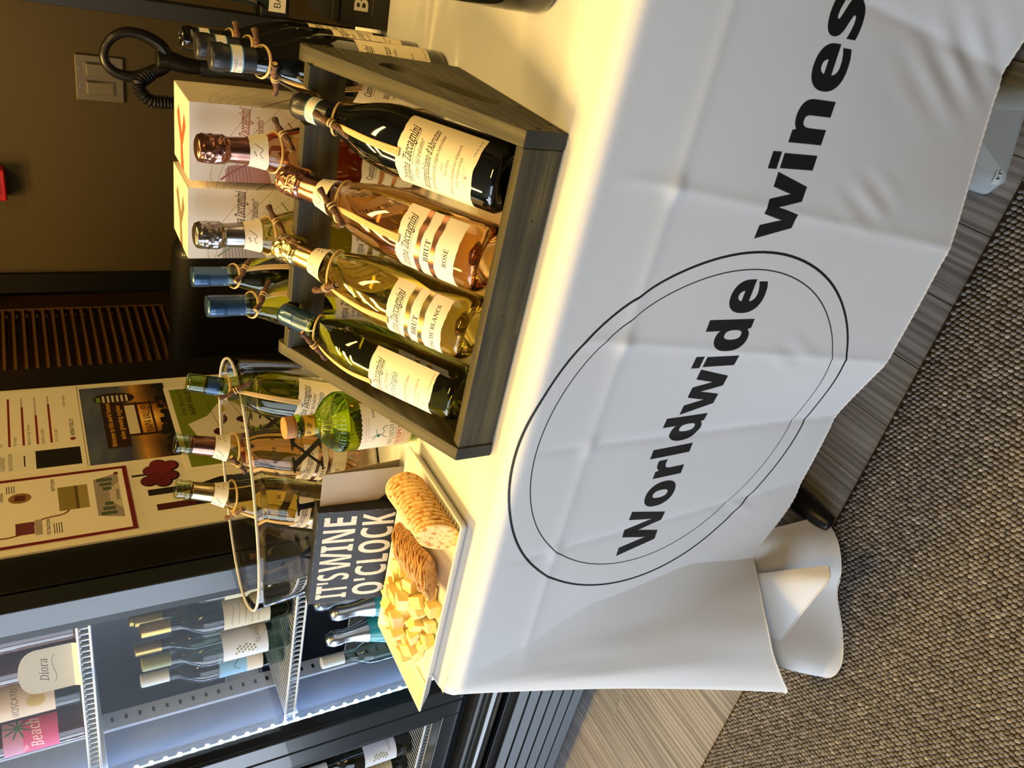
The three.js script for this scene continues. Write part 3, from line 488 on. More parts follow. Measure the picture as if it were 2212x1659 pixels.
  const qTop = (q) => (q < 0.5 ? q * 0.9 : 0.45 + (q - 0.5) * 1.1);
  const P0 = V(), P1 = V(), N0 = V();
  const ruled = (q, t) => {
    top.getPoint(qTop(q), P0); hem.getPoint(q, P1);
    N0.set(lerp(0, -1, sst(0.2, 0.72, q)), 0, lerp(1, 0, sst(0.3, 0.8, q))).normalize();
    const d = t * 0.66;
    if (d < D0) { const th = d / R; return [P0.x + N0.x * R * Math.sin(th), -R * (1 - Math.cos(th)), P0.z + N0.z * R * Math.sin(th)]; }
    const s = (d - D0) / (0.66 - D0), e = s * (0.82 + 0.18 * s);
    return [lerp(P0.x + N0.x * R, P1.x, e), lerp(-R, P1.y, s), lerp(P0.z + N0.z * R, P1.z, e)];
  };
  const corner = (u, v) => {
    const r = ruled(u, v), w = Math.pow(1 - clamp(u / 0.16), 2);
    if (w > 0) { const b = ruled(0, v), [x, d] = fp(0, v), f = drop(x, d); for (let k = 0; k < 3; k++) r[k] += (f[k] - b[k]) * w; }
    const wr = 0.004 * nz(u * 9, v * 3, 12) * sst(0.1, 0.5, v) * (1 - w); r[2] += wr; r[0] += wr * 0.6;
    return r;
  };
  part('corner_fold', sheet(110, 70, corner, (u, v) => [u * 0.5, v * 0.66]), clothMat, cloth);
  part('side_drop', sheet(30, 30, (u, v) => { const z = lerp(-0.12, -0.68, u), d = v * 0.66; const th = Math.min(d / R, Math.PI / 2); return [-0.455 - R * Math.sin(th) - 0.018 * v - 0.006 * Math.sin(u * 14) * v * u, d < D0 ? -R * (1 - Math.cos(th)) : -R - (d - D0) * 1.0 - 0.0, z]; }, (u, v) => [u * 0.6, v * 0.66]), clothMat, cloth);
  // stitched hem
  const hp = []; for (let k = 0; k <= 90; k++) { const p = drop(...fp(1 - k / 90, 1)); hp.push(V(...p)); } for (let k = 1; k <= 40; k++) hp.push(V(...corner(k / 40, 1)));
  part('hem', sweep(hp, (t) => 0.0017 + 0.0005 * Math.sin(t * 3000), 700, 6), std(0xd9d4cc, 0.7), cloth, 'stitched rolled hem');
  // inner layers of the corner, folded down to the carpet
  const low = [[-0.236, 0.052], [-0.258, 0.1], [-0.3, 0.128], [-0.35, 0.142], [-0.42, 0.19], [-0.478, 0.214], [-0.515, 0.208], [-0.532, 0.17], [-0.51, 0.05]].map(([x, z]) => V(x, 0, z));
  const lowC = new THREE.CatmullRomCurve3(low, false, 'centripetal'), Q = V();
  part('inner_fold', sheet(70, 30, (u, v) => { lowC.getPoint(u, Q); const k = 1 - v, e = Math.pow(k, lerp(0.7, 1.15, sst(0.45, 0.66, u))); return [lerp(Q.x, Q.x * 0.8 - 0.085, e), lerp(-T + 0.016 + 0.01 * Math.sin(u * 9) * Math.sin(u * 3.1), -0.5, k), lerp(Q.z, 0.012 + 0.008 * Math.sin(u * 12), e) + 0.004 * Math.sin(u * 15 + v * 4) * v]; }, (u, v) => [u * 0.4, v * 0.5]), clothMat, cloth);
  const flH = new THREE.CatmullRomCurve3([[-0.25, -0.672, 0.148], [-0.262, -0.664, 0.163], [-0.317, -0.657, 0.16], [-0.384, -0.662, 0.15], [-0.458, -0.675, 0.138], [-0.5, -0.69, 0.125]].map((p) => V(...p))), flT = new THREE.CatmullRomCurve3([[-0.254, -0.668, 0.142], [-0.3, -0.625, 0.095], [-0.345, -0.585, 0.06], [-0.42, -0.565, 0.07], [-0.5, -0.56, 0.09]].map((p) => V(...p))), Q2 = V();
  const flapF = (u, v) => { flT.getPoint(u, Q); flH.getPoint(u, Q2); const e = Math.pow(v, 0.85); return [lerp(Q.x, Q2.x, e), lerp(Q.y, Q2.y, v), lerp(Q.z, Q2.z, e) + 0.006 * Math.sin(v * 3.1) * Math.sin(u * 7)]; };
  part('folded_flap', sheet(40, 24, flapF, (u, v) => [u * 0.2, v * 0.4]), clothMat, cloth);
  const fh = []; for (let k = 0; k <= 30; k++) fh.push(V(...flapF(k / 30, 1)));
  part('hem', sweep(fh, (t) => 0.0016 + 0.0004 * Math.sin(t * 500), 160, 6), std(0xd9d4cc, 0.7), cloth);
  const lh = []; for (let k = 0; k <= 40; k++) { const u = 0.3 + k / 40 * 0.6; lowC.getPoint(u, Q); lh.push(V(Q.x, -T + 0.016 + 0.01 * Math.sin(u * 9) * Math.sin(u * 3.1), Q.z + 0.004 * Math.sin(u * 15 + 4))); }
  part('hem', sweep(lh, 0.0017, 160, 6), std(0xd9d4cc, 0.7), cloth);
}
// plastic carrier bag under the table
{
  const bag = thing('plastic_bag', 'crumpled translucent white plastic bag under the tablecloth hem', 'bag', [0.472, 0.002, -0.02], 0.2);
  const g = new RoundedBoxGeometry(0.15, 0.19, 0.13, 14, 0.03), p = g.attributes.position;
  for (let i = 0; i < p.count; i++) { const x = p.getX(i), y = p.getY(i), z = p.getZ(i), k = 0.022 * nz(x * 14, y * 14, z * 14) + 0.012 * nz(x * 34, y * 30, z * 34), n = Math.hypot(x, y, z) || 1, tp = 1 - 0.35 * sst(0, 0.1, y); p.setXYZ(i, (x + x / n * k) * tp, Math.max(0, y + 0.1 + y / n * k), (z + z / n * k) * tp); }
  g.computeVertexNormals();
  part('bag_skin', g, phys(0xc9d3d8, 0.35, { transmission: 0.35, thickness: 0 }), bag);
  const pr = part('printed_panel', sheet(10, 4, (u, v) => [lerp(-0.062, -0.02, u), lerp(0.035, 0.055, v), 0.0755 + 0.003 * Math.sin(u * 4)], null), std(0xffffff, 0.5, { map: canvasTex(256, 128, (c) => { c.fillStyle = '#d9e2e6'; c.fillRect(0, 0, 256, 128); c.fillStyle = '#1b1f22'; c.font = 'bold 84px sans-serif'; c.fillText('FDS', 40, 94); }) }), bag, 'black lettering');
  pr.position.z = -0.011;
  part('handle', sweep([[-0.05, 0.19, 0], [-0.045, 0.24, 0.01], [-0.01, 0.255, 0.015], [0.02, 0.235, 0.01], [0.03, 0.19, 0]], (t) => 0.006 + 0.004 * Math.sin(t * 9) ** 2, 30, 8, false, 0.4), phys(0xe6edf0, 0.35, { transmission: 0.35, thickness: 0 }), bag);
}

// ---------------------------------------------------------------- labels
const hand = (c, s, x, y, size, col, w, skew = -0.24, face = 'serif') => { c.save(); c.font = `${size}px ${face}`; const k = w / c.measureText(s).width; c.translate(x, y); c.transform(k, 0, skew, 1, 0, 0); c.fillStyle = c.strokeStyle = col; c.lineWidth = size * 0.02 / Math.max(k, 0.4); c.fillText(s, 0, 0); c.strokeText(s, 0, 0); c.restore(); };
const speck = (c, w, h, n, col) => { c.fillStyle = col; for (let k = 0; k < n; k++) c.fillRect(rnd() * w, rnd() * h, 2, 2); };
function winery(c, x, y, s, col, w) {       // the long handwritten winery line with its underline
  hand(c, 'Cantina', x, y, s, col, w * 0.38); hand(c, 'Zaccagnini', x + w * 0.42, y, s * 1.12, col, w * 0.58);
  c.strokeStyle = col; c.lineWidth = s * 0.045; c.beginPath(); c.moveTo(x + w * 0.36, y + s * 0.2); c.lineTo(x + w * 0.97, y + s * 0.14); c.stroke();
  c.beginPath(); c.moveTo(x + w * 0.05, y + s * 0.2); c.quadraticCurveTo(x + w * 0.18, y + s * 0.28, x + w * 0.3, y + s * 0.16); c.stroke();
  c.beginPath(); c.moveTo(x + w * 0.43, y - s * 0.72); c.lineTo(x + w * 0.56, y - s * 0.8); c.stroke();
}
const vine = (c, x, y, s, col) => { c.strokeStyle = col; c.lineWidth = 2.4; c.beginPath(); c.moveTo(x, y); c.bezierCurveTo(x + s, y - s * 0.3, x + s * 1.6, y + s * 0.2, x + s * 2.4, y - s * 0.35); c.stroke(); for (let k = 0; k < 8; k++) { c.beginPath(); c.arc(x + s * 1.05 + (k % 3) * 8, y + 8 + Math.floor(k / 3) * 8, 4.6, 0, 7); c.stroke(); } };
const labelTex = {
  red: canvasTex(768, 768, (c) => {
    c.fillStyle = '#f4e7c6'; c.fillRect(0, 0, 768, 768); speck(c, 768, 768, 900, 'rgba(120,100,60,.05)');
    const k = '#22140f'; winery(c, 110, 150, 104, k, 540); hand(c, 'il vino "dal tralcetto"', 200, 240, 54, k, 360);
    hand(c, "Montepulciano d'Abruzzo", 100, 345, 88, k, 580); hand(c, 'denominazione di origine controllata', 120, 410, 42, k, 530);
    c.fillStyle = k; c.font = '32px serif'; c.fillText('2021', 350, 475); c.fillText('Red Wine', 322, 520);
    hand(c, 'Bottled by Ciccio Zaccagnini S.p.A. Bolognano Pe', 150, 590, 34, '#54443a', 470); hand(c, 'Italia  Product of Italy', 250, 640, 34, '#54443a', 270); vine(c, 290, 690, 70, '#54443a');
    c.font = '24px serif'; c.fillText('13% Alc. by vol.', 560, 735); c.fillText('750 ml', 60, 735);
  }),
  pg: canvasTex(768, 768, (c) => {
    c.fillStyle = '#f6ecd0'; c.fillRect(0, 0, 768, 768); speck(c, 768, 768, 900, 'rgba(120,100,60,.05)');
    const k = '#2b3038', b = '#3d5c84'; winery(c, 110, 150, 104, k, 540); hand(c, 'il vino "dal tralcetto"', 200, 240, 54, k, 360);
    hand(c, 'Pinot Grigio', 190, 345, 96, b, 390); c.fillStyle = k; c.font = '34px serif'; c.fillText('2023', 345, 420);
    hand(c, 'indicazione geografica tipica', 180, 480, 42, k, 430); c.fillStyle = b; c.font = '34px serif'; c.fillText('White Wine', 305, 535);
    hand(c, 'Bottled by Ciccio Zaccagnini S.p.A. Bolognano Pe', 150, 600, 34, '#6a665c', 470); hand(c, 'Product of Italy', 290, 645, 34, '#6a665c', 190); vine(c, 290, 690, 70, '#6a665c');
    c.fillStyle = k; c.font = '24px serif'; c.fillText('12.5% Alc. by vol.', 545, 735);
  }),
};
const fizzTex = (lines, gold) => canvasTex(768, 640, (c) => {
  c.fillStyle = '#efe6d4'; c.fillRect(0, 0, 768, 640); const k = '#241a14'; winery(c, 100, 140, 98, k, 560);
  c.fillStyle = k; c.textAlign = 'center'; c.font = 'bold 78px serif'; c.fillText('BRUT', 384, 362); c.font = lines === 'ROSÉ' ? 'bold 66px serif' : 'bold 60px serif'; c.fillText(lines, 384, 560);
});
labelTex.rose = fizzTex('ROSÉ'); labelTex.brut = fizzTex('BLANC DE BLANCS');
const neckTex = canvasTex(512, 128, (c) => { c.fillStyle = '#efe6d2'; c.fillRect(0, 0, 512, 128); c.strokeStyle = '#2d241d'; c.lineWidth = 3; for (const x of [110, 256, 400]) { c.beginPath(); c.moveTo(x - 40, 90); c.bezierCurveTo(x - 10, 30, x - 6, 120, x + 8, 76); c.lineTo(x + 34, 34); c.stroke(); c.beginPath(); c.arc(x - 14, 34, 5, 0, 7); c.stroke(); c.beginPath(); c.arc(x - 28, 42, 3, 0, 7); c.stroke(); } });
const stripTex = canvasTex(512, 96, (c) => { c.fillStyle = '#e9e3d2'; c.fillRect(0, 0, 512, 96); c.fillStyle = '#4f8fb0'; c.fillRect(0, 0, 512, 9); c.fillRect(0, 87, 512, 9); c.fillStyle = '#40382f'; c.font = '30px monospace'; for (const x of [10, 266]) { c.fillText('CB0792140', x, 46); c.fillText('0  0.750', x + 20, 78); } });
const capTex = canvasTex(1024, 256, (c) => { c.fillStyle = '#2a4a6c'; c.fillRect(0, 0, 1024, 256); c.fillStyle = '#c9d6e2'; c.font = '50px sans-serif'; for (const x of [20, 360, 700]) { c.fillText('ZACCAGNINI', x, 238, 290); c.strokeStyle = '#c9d6e2'; c.lineWidth = 4; for (let k = 0; k < 7; k++) { c.beginPath(); c.moveTo(x + 145, 176); c.lineTo(x + 145 + Math.cos(k) * 26, 166 + Math.sin(k * 1.9) * 22); c.stroke(); } } });

// ---------------------------------------------------------------- bottles
const shellM = {
  pg: phys(0xd3d896, 0.03, { transmission: 1, thickness: 0, ior: 1.5 }), brut: phys(0xf8efc4, 0.03, { transmission: 1, thickness: 0, ior: 1.5 }),
  rose: phys(0xfbf1e4, 0.03, { transmission: 1, thickness: 0, ior: 1.5 }), red: phys(0x0a0c08, 0.06, { clearcoat: 1, clearcoatRoughness: 0.03 }),
};
const wineM = {
  pg: phys(0xffffff, 0, { transmission: 1, thickness: 0.08, ior: 1.35, attenuationColor: new THREE.Color(0.62, 0.6, 0.12), attenuationDistance: 0.1 }),
  brut: phys(0xffffff, 0, { transmission: 1, thickness: 0.08, ior: 1.35, attenuationColor: new THREE.Color(0.86, 0.76, 0.2), attenuationDistance: 0.16 }),
  rose: phys(0xffffff, 0, { transmission: 1, thickness: 0.08, ior: 1.35, attenuationColor: new THREE.Color(0.93, 0.53, 0.2), attenuationDistance: 0.14 }),
};
const foilTint = { rose: 0xb98672, brut: 0xd8c48a, silver: 0xb9b7b0 };
const foilM = Object.fromEntries(Object.entries(foilTint).map(([k, c]) => [k, std(c, 0.24, { metalness: 1 })]));
const blueCap = phys(0x2a4a6c, 0.3, { metalness: 0.55, clearcoat: 0.4 }), blueBand = phys(0xffffff, 0.35, { map: capTex, metalness: 0.35, clearcoat: 0.3 });
const capsuleM = phys(0x1c1d20, 0.42, { clearcoat: 0.15 }), stripM = std(0xffffff, 0.6, { map: stripTex }), neckM = std(0xffffff, 0.6, { map: neckTex });
const paperM = Object.fromEntries(Object.entries(labelTex).map(([k, t]) => [k, std(0xffffff, 0.62, { map: t })]));
const foilBand = { rose: std(0xc08a6a, 0.25, { metalness: 1 }), brut: std(0xc9b273, 0.25, { metalness: 1 }) };
const raffiaM = std(0xd9b878, 0.7), twigTex = grainTex([92, 62, 40], [52, 34, 22], [150, 108, 70], 3, 41); twigTex.repeat.set(2, 1);
const twigM = std(0xffffff, 0.8, { map: twigTex, bumpMap: twigTex, bumpScale: 0.0008 }), pithM = std(0xc9a36a, 0.8);
const clearGlass = phys(0xe4ead2, 0.03, { transmission: 1, thickness: 0, ior: 1.5 });
const PROF = {
  pg: { H: 0.298, r: 0.0397, p: [[0, 0.016], [0.016, 0.011], [0.026, 0.0015], [0.031, 0], [0.036, 0.0012], [0.0393, 0.006], [0.0397, 0.014], [0.0397, 0.15], [0.0392, 0.16], [0.0372, 0.174], [0.0335, 0.189], [0.0285, 0.203], [0.023, 0.216], [0.0185, 0.228], [0.0158, 0.238], [0.0146, 0.25], [0.0142, 0.262], [0.0142, 0.294]], fill: 0.232, lab: [0.03, 0.124, 1.2], neck: 0.236 },
  fz: { H: 0.312, r: 0.0432, p: [[0, 0.026], [0.014, 0.02], [0.026, 0.003], [0.033, 0], [0.04, 0.0015], [0.043, 0.007], [0.0432, 0.016], [0.0432, 0.115], [0.0428, 0.13], [0.0412, 0.148], [0.038, 0.167], [0.0335, 0.186], [0.0285, 0.204], [0.0235, 0.221], [0.0195, 0.237], [0.0167, 0.252], [0.0155, 0.268], [0.0152, 0.285], [0.0152, 0.306]], fill: 0.226, lab: [0.027, 0.106, 1.15], neck: 0.219 },
  red: { H: 0.299, r: 0.0405, p: [[0, 0.016], [0.016, 0.011], [0.026, 0.0015], [0.032, 0], [0.037, 0.0012], [0.0402, 0.006], [0.0405, 0.014], [0.0405, 0.145], [0.04, 0.156], [0.038, 0.171], [0.0342, 0.187], [0.0292, 0.202], [0.0236, 0.216], [0.019, 0.228], [0.0163, 0.239], [0.015, 0.252], [0.0147, 0.265], [0.0147, 0.298]], fill: 0.25, lab: [0.028, 0.126, 1.2], neck: 0.238 },
};
const rAt = (p, y) => { for (let i = 1; i < p.length; i++) if (p[i][1] >= y && i > 5) { const [a, b] = p[i - 1], [c, d] = p[i]; return lerp(a, c, clamp((y - b) / (d - b || 1))); } return p[p.length - 1][0]; };
function wrap(p, y0, y1, a, off, wave, sd, n = 48, m = 10) {
  return sheet(n, m, (u, v) => {
    const q = (u - 0.5) * 2 * a, lo = y0 + wave * (nz(u * 5, 1.3, sd) + 0.4 * nz(u * 13, 0.3, sd)), hi = y1 + wave * (nz(u * 5, 7.3, sd) + 0.4 * nz(u * 13, 4.1, sd)), y = lerp(lo, hi, v), r = rAt(p, y) + off;
    return [Math.sin(q) * r, y, Math.cos(q) * r];
  }, (u, v) => { const lo = wave * (nz(u * 5, 1.3, sd) + 0.4 * nz(u * 13, 0.3, sd)), hi = wave * (nz(u * 5, 7.3, sd) + 0.4 * nz(u * 13, 4.1, sd)); return [u, clamp(lerp(lo, y1 - y0 + hi, v) / (y1 - y0), 0.002, 0.998)]; });
}
const geoCache = {}; const cached = (k, f) => geoCache[k] ??= f();
// kind: pg | brut | rose | red; lean: quaternion of the bottle, so that the wine inside stays level
function bottle(name, kind, label, pos, q, o = {}) {
  const P = PROF[kind === 'brut' || kind === 'rose' ? 'fz' : kind], fizz = P === PROF.fz, b = thing(name, label, 'bottle', pos, 0, o.group);
  b.quaternion.copy(q);
  const up = V(0, 1, 0).applyQuaternion(q.clone().invert());
  part('glass', cached('g' + kind + !!o.open, () => lathe(kind === 'red' ? [...P.p, [0, P.p.at(-1)[1]]] : P.p, 56)), shellM[kind], b);
  if (wineM[kind]) {
    const g = lathe([...P.p.map(([r, y]) => [Math.max(0, r - 0.0011), y + 0.001]).filter(([, y]) => y < 0.285), [0, 0.285]], 48), w = g.attributes.position, fill = o.fill ?? P.fill, lev = up.y * fill;
    for (let i = 0; i < w.count; i++) { const x = w.getX(i), y = w.getY(i), z = w.getZ(i); if (x * up.x + y * up.y + z * up.z > lev) w.setY(i, Math.max(0.02, (lev - x * up.x - z * up.z) / up.y)); }
    g.computeVertexNormals(); part('wine', g, wineM[kind], b);
  }
  // closure
  if (fizz) {
    const c = o.foil ?? kind, fm = foilM[c === 'brut' && o.silver ? 'silver' : c];
    if (!o.open) {
      const f = cached('foil', () => { const g = lathe([[0.0172, 0.246], [0.0166, 0.262], [0.016, 0.272], [0.0166, 0.276], [0.0186, 0.279], [0.0187, 0.286], [0.0183, 0.292], [0.019, 0.297], [0.0186, 0.304], [0.0165, 0.31], [0.011, 0.3125], [0, 0.313]].flatMap((a, i, A) => (i ? [0.25, 0.5, 0.75, 1].map((t) => [lerp(A[i - 1][0], a[0], t), lerp(A[i - 1][1], a[1], t)]) : [a])), 64), p = g.attributes.position; for (let i = 0; i < p.count; i++) { const x = p.getX(i), y = p.getY(i), z = p.getZ(i), s = sst(0.27, 0.28, y), k = 1 + s * (0.075 * nz(x * 190, y * 150, z * 190) + 0.04 * nz(x * 420, y * 380, z * 420)) + 0.012 * nz(x * 120, y * 60, z * 120); p.setXYZ(i, x * k, y, z * k); } g.computeVertexNormals(); return g; });
      part('foil', f, fm, b, 'crumpled metallic foil');
    } else {
      part('foil', cached('foilo', () => lathe([[0.0172, 0.246], [0.0166, 0.262], [0.0158, 0.282], [0.0162, 0.2835]], 40)), fm, b, 'torn metallic foil');
      part('mouth_ring', cached('ring', () => lathe([[0.0152, 0.284], [0.0178, 0.287], [0.0178, 0.293], [0.0158, 0.296], [0.0158, 0.301], [0.0172, 0.303], [0.0172, 0.309], [0.015, 0.311], [0.0095, 0.311], [0.0095, 0.29]], 40)), clearGlass, b);
    }
    part('neck_label', cached('nl', () => wrap([...Array(6).fill([0.02, 0]), [0.0238, 0.222], [0.0182, 0.246], [0.0176, 0.25]], 0.226, 0.249, Math.PI, 0.0006, 0.0016, 5, 60, 6)), neckM, b);
    const lm = part('label', cached('lab' + kind, () => wrap(P.p, ...P.lab, 0.0004, 0.0022, kind === 'rose' ? 3 : 8)), paperM[kind], b);
    for (const [yy, hh] of [[0.0735, 0.0062], [0.0535, 0.0062]]) part('foil_stripe', cached('st' + kind + yy, () => wrap(P.p, yy, yy + hh, 1.15, 0.0009, 0.0024, kind === 'rose' ? 3.3 + yy : 8.3 + yy, 60, 2)), foilBand[kind], lm, 'wavy metallic foil stripe');
  } else if (kind === 'pg') {
    if (!o.open) part('screw_cap', cached('sc', () => lathe([[0.0152, 0.272], [0.0155, 0.2735], [0.0153, 0.276], [0.0157, 0.277], [0.0153, 0.28], [0.0157, 0.281], [0.0153, 0.284], [0.0157, 0.285], [0.0155, 0.294], [0.0145, 0.2978], [0, 0.2982]], 48)), blueCap, b, 'blue metal screw cap');
    else part('thread', cached('th', () => lathe([[0.0142, 0.264], [0.0145, 0.268], [0.0157, 0.27], [0.0145, 0.273], [0.0156, 0.276], [0.0144, 0.279], [0.0155, 0.282], [0.0144, 0.285], [0.0152, 0.289], [0.015, 0.293], [0.0095, 0.2935], [0.0095, 0.27]], 40)), clearGlass, b, 'clear glass screw thread');
    part('cap_sleeve', cached('slv' + !!o.open, () => { const g = lathe([[0.0151, 0.24], [0.0151, o.open ? 0.264 : 0.273]], 48), uv = g.attributes.uv; for (let i = 0; i < uv.count; i++) uv.setX(i, 1 - uv.getX(i)); return g; }), blueBand, b, 'blue printed sleeve');
    part('label', cached('labpg', () => wrap(P.p, ...P.lab, 0.0004, 0.0022, 2)), paperM.pg, b);
  } else {
    const y1 = o.open ? 0.281 : 0.299;
    part('capsule', cached('cp' + y1, () => lathe(o.open ? [[0.0156, 0.243], [0.0152, 0.281]] : [[0.0156, 0.243], [0.0152, 0.27], [0.0155, 0.282], [0.0166, 0.284], [0.0166, 0.294], [0.0155, 0.299], [0.012, 0.3], [0, 0.2996]], 40)), capsuleM, b, 'matte black capsule');
    if (o.open) part('mouth_ring', cached('ringr', () => lathe([[0.0147, 0.283], [0.0168, 0.286], [0.0168, 0.292], [0.0155, 0.294], [0.0155, 0.297], [0.0158, 0.299], [0.0095, 0.2995], [0.0095, 0.285]], 40)), shellM.red, b);
    part('tax_strip', cached('strip', () => { const g = lathe([[0.0157, 0.262], [0.0157, 0.277]], 40), uv = g.attributes.uv; for (let i = 0; i < uv.count; i++) uv.setX(i, 1 - uv.getX(i)); return g; }), stripM, b, 'white and blue paper strip');
    part('label', cached('labred', () => wrap(P.p, ...P.lab, 0.0004, 0.0022, 6)), paperM.red, b);
  }
  // raffia tie and vine twig
  const yn = P.neck, rn = rAt(P.p, yn) + 0.0014, ring = []; for (let k = 0; k < 20; k++) { const a = k / 20 * 6.283; ring.push([Math.sin(a) * (rn + 0.001), yn - 0.006 * Math.cos(a) - (fizz ? 0.004 : 0), Math.cos(a) * (rn + 0.002)]); }
  const s = o.side ?? 0.1, ax = (a, y, e = 0.0014) => { const r = rAt(P.p, y) + e; return V(Math.sin(a) * r, y, Math.cos(a) * r); };
  const ra = part('raffia_tie', cached('ra' + kind + s, () => merge([sweep(ring, 0.0012, 60, 6, true, 1.6), ...[0, 0.06, -0.05].map((da) => sweep([ax(s + da * 0.2, yn - 0.008), ax(s + da, lerp(yn, P.lab[1], 0.35)), ax(s * 0.8 + da, lerp(yn, P.lab[1], 0.7)), ax(s * 0.6 + da * 1.3, P.lab[1] - 0.004)], 0.0011, 24, 6, false, 1.7))])), raffiaM, b);
  const tw = part('vine_twig', cached('tw' + (o.twig ?? 0), () => { const g = sweep([[-0.026, 0.002, 0], [-0.012, -0.001, 0.001], [0.002, 0.001, 0], [0.027, 0, 0.001]], (t) => 0.0037 + 0.0007 * Math.sin(t * 21) + (Math.abs(t - 0.5) < 0.05 ? 0.0012 : 0), 40, 10); return g; }), twigM, b);
  const tp = ax(s, yn - 0.012, 0.0062); tw.position.copy(tp); tw.rotation.set(0, s, o.twig ?? 0.5, 'YXZ');
  for (const e of [-0.026, 0.027]) { const c = new THREE.CylinderGeometry(0.0031, 0.0031, 0.0006, 12); c.rotateZ(Math.PI / 2); part('cut_end', at(c, e, e < 0 ? 0.002 : 0, 0), pithM, tw); }
  part('knot', merge([0.0, 0.004].map((d) => { const c = new THREE.TorusGeometry(0.0046, 0.0011, 8, 18); c.rotateY(Math.PI / 2); return at(c, d, 0, 0); })), raffiaM, tw);
  return b;
}
const Q = (x, y, z = 0, order = 'XYZ') => new THREE.Quaternion().setFromEuler(new THREE.Euler(x, y, z, order));
{
  // four bottles lying in the rack
  const phi = 55 * Math.PI / 180, base = (x, r) => [x, T + r * Math.sin(phi) + 0.0005, -0.041], G = 'bottles lying in the wooden rack';
  bottle('white_wine_bottle', 'pg', 'green white-wine bottle with blue screw cap lying in the wooden rack', base(0.072, 0.0397), Q(-phi, -0.28), { group: G, twig: 0.55, side: -0.25 });
  bottle('sparkling_wine_bottle', 'brut', 'golden sparkling wine bottle with gold foil lying in the wooden rack', base(0.17, 0.0432), Q(-phi, -0.12), { group: G, twig: -0.9, side: -0.3 });
  bottle('sparkling_rose_bottle', 'rose', 'amber sparkling rosé bottle with copper foil lying in the wooden rack', base(0.264, 0.0432), Q(-phi, -0.02), { group: G, twig: 0.9, side: 0.1 });
  bottle('red_wine_bottle', 'red', 'black red-wine bottle with cream label lying in the wooden rack', base(0.361, 0.0405), Q(-phi, 0.02), { group: G, twig: 1.35, side: 0.0 });
  // bottles standing behind the rack
  const S = (kind, nm, lb, x, z, turn, o = {}) => bottle(nm, kind, lb, [x, T + 0.0005, z], Q(0, turn), { group: 'bottles standing behind the wooden rack', ...o });
  S('pg', 'white_wine_bottle', 'standing white-wine bottle with blue screw cap, close behind the wooden rack', 0.06, -0.335, 0.45, { side: 0.5, twig: -0.5 });
  S('pg', 'white_wine_bottle', 'standing white-wine bottle with blue screw cap beside the white gift box', 0.05, -0.45, 0.45, { side: 0.4, twig: -0.6 });
  S('brut', 'sparkling_wine_bottle', 'standing sparkling wine bottle with silver foil in front of a gift box', 0.16, -0.352, 0.35, { foil: 'silver', side: 0.6, twig: 0.3 });
  S('rose', 'sparkling_rose_bottle', 'standing sparkling rosé bottle with copper foil in front of a gift box', 0.281, -0.345, 0.4, { side: 0.6, twig: 0.3 });
  S('red', 'red_wine_bottle', 'standing black wine bottle with closed capsule right behind the rack end', 0.396, -0.335, 0.3, { side: -0.9, twig: 0.2 });
  S('red', 'red_wine_bottle', 'standing black wine bottle with closed capsule between two other black bottles', 0.388, -0.424, 0.9, { side: -0.6, twig: 0.2 });
  S('red', 'red_wine_bottle', 'opened black wine bottle without a cork beside the black carton', 0.374, -0.533, 0.9, { open: true, side: -0.6, twig: 0.2 });
  S('red', 'red_wine_bottle', 'dark bottle standing alone on the right part of the table', 0.566, -0.112, 2.4, { group: null });
  // three opened bottles in the ice bucket
  const I = (kind, nm, lb, bx, bz, y, tilt, turn, o) => {
    const ax = V(0.84, 0, -0.535), q = new THREE.Quaternion().setFromAxisAngle(V(0, 1, 0).cross(ax).normalize(), tilt).multiply(Q(0, turn));
    bottle(nm, kind, lb, [bx, T + y, bz], q, { open: true, group: 'opened bottles in the ice bucket', ...o });
  };
  I('pg', 'white_wine_bottle', 'opened white-wine bottle with blue sleeve standing in the ice bucket', -0.184, -0.392, 0.022, 0.24, 0.3, { fill: 0.19, side: 0.1, twig: -0.9 });
  I('rose', 'sparkling_rose_bottle', 'opened sparkling rosé bottle with copper neck foil in the ice bucket', -0.305, -0.398, 0.022, 0.22, -0.1, { fill: 0.2, side: -0.2, twig: 0.7 });
  I('brut', 'sparkling_wine_bottle', 'opened sparkling wine bottle with gold neck foil in the ice bucket', -0.418, -0.388, 0.026, 0.28, -0.2, { fill: 0.16, side: -0.25, twig: -0.3 });
}

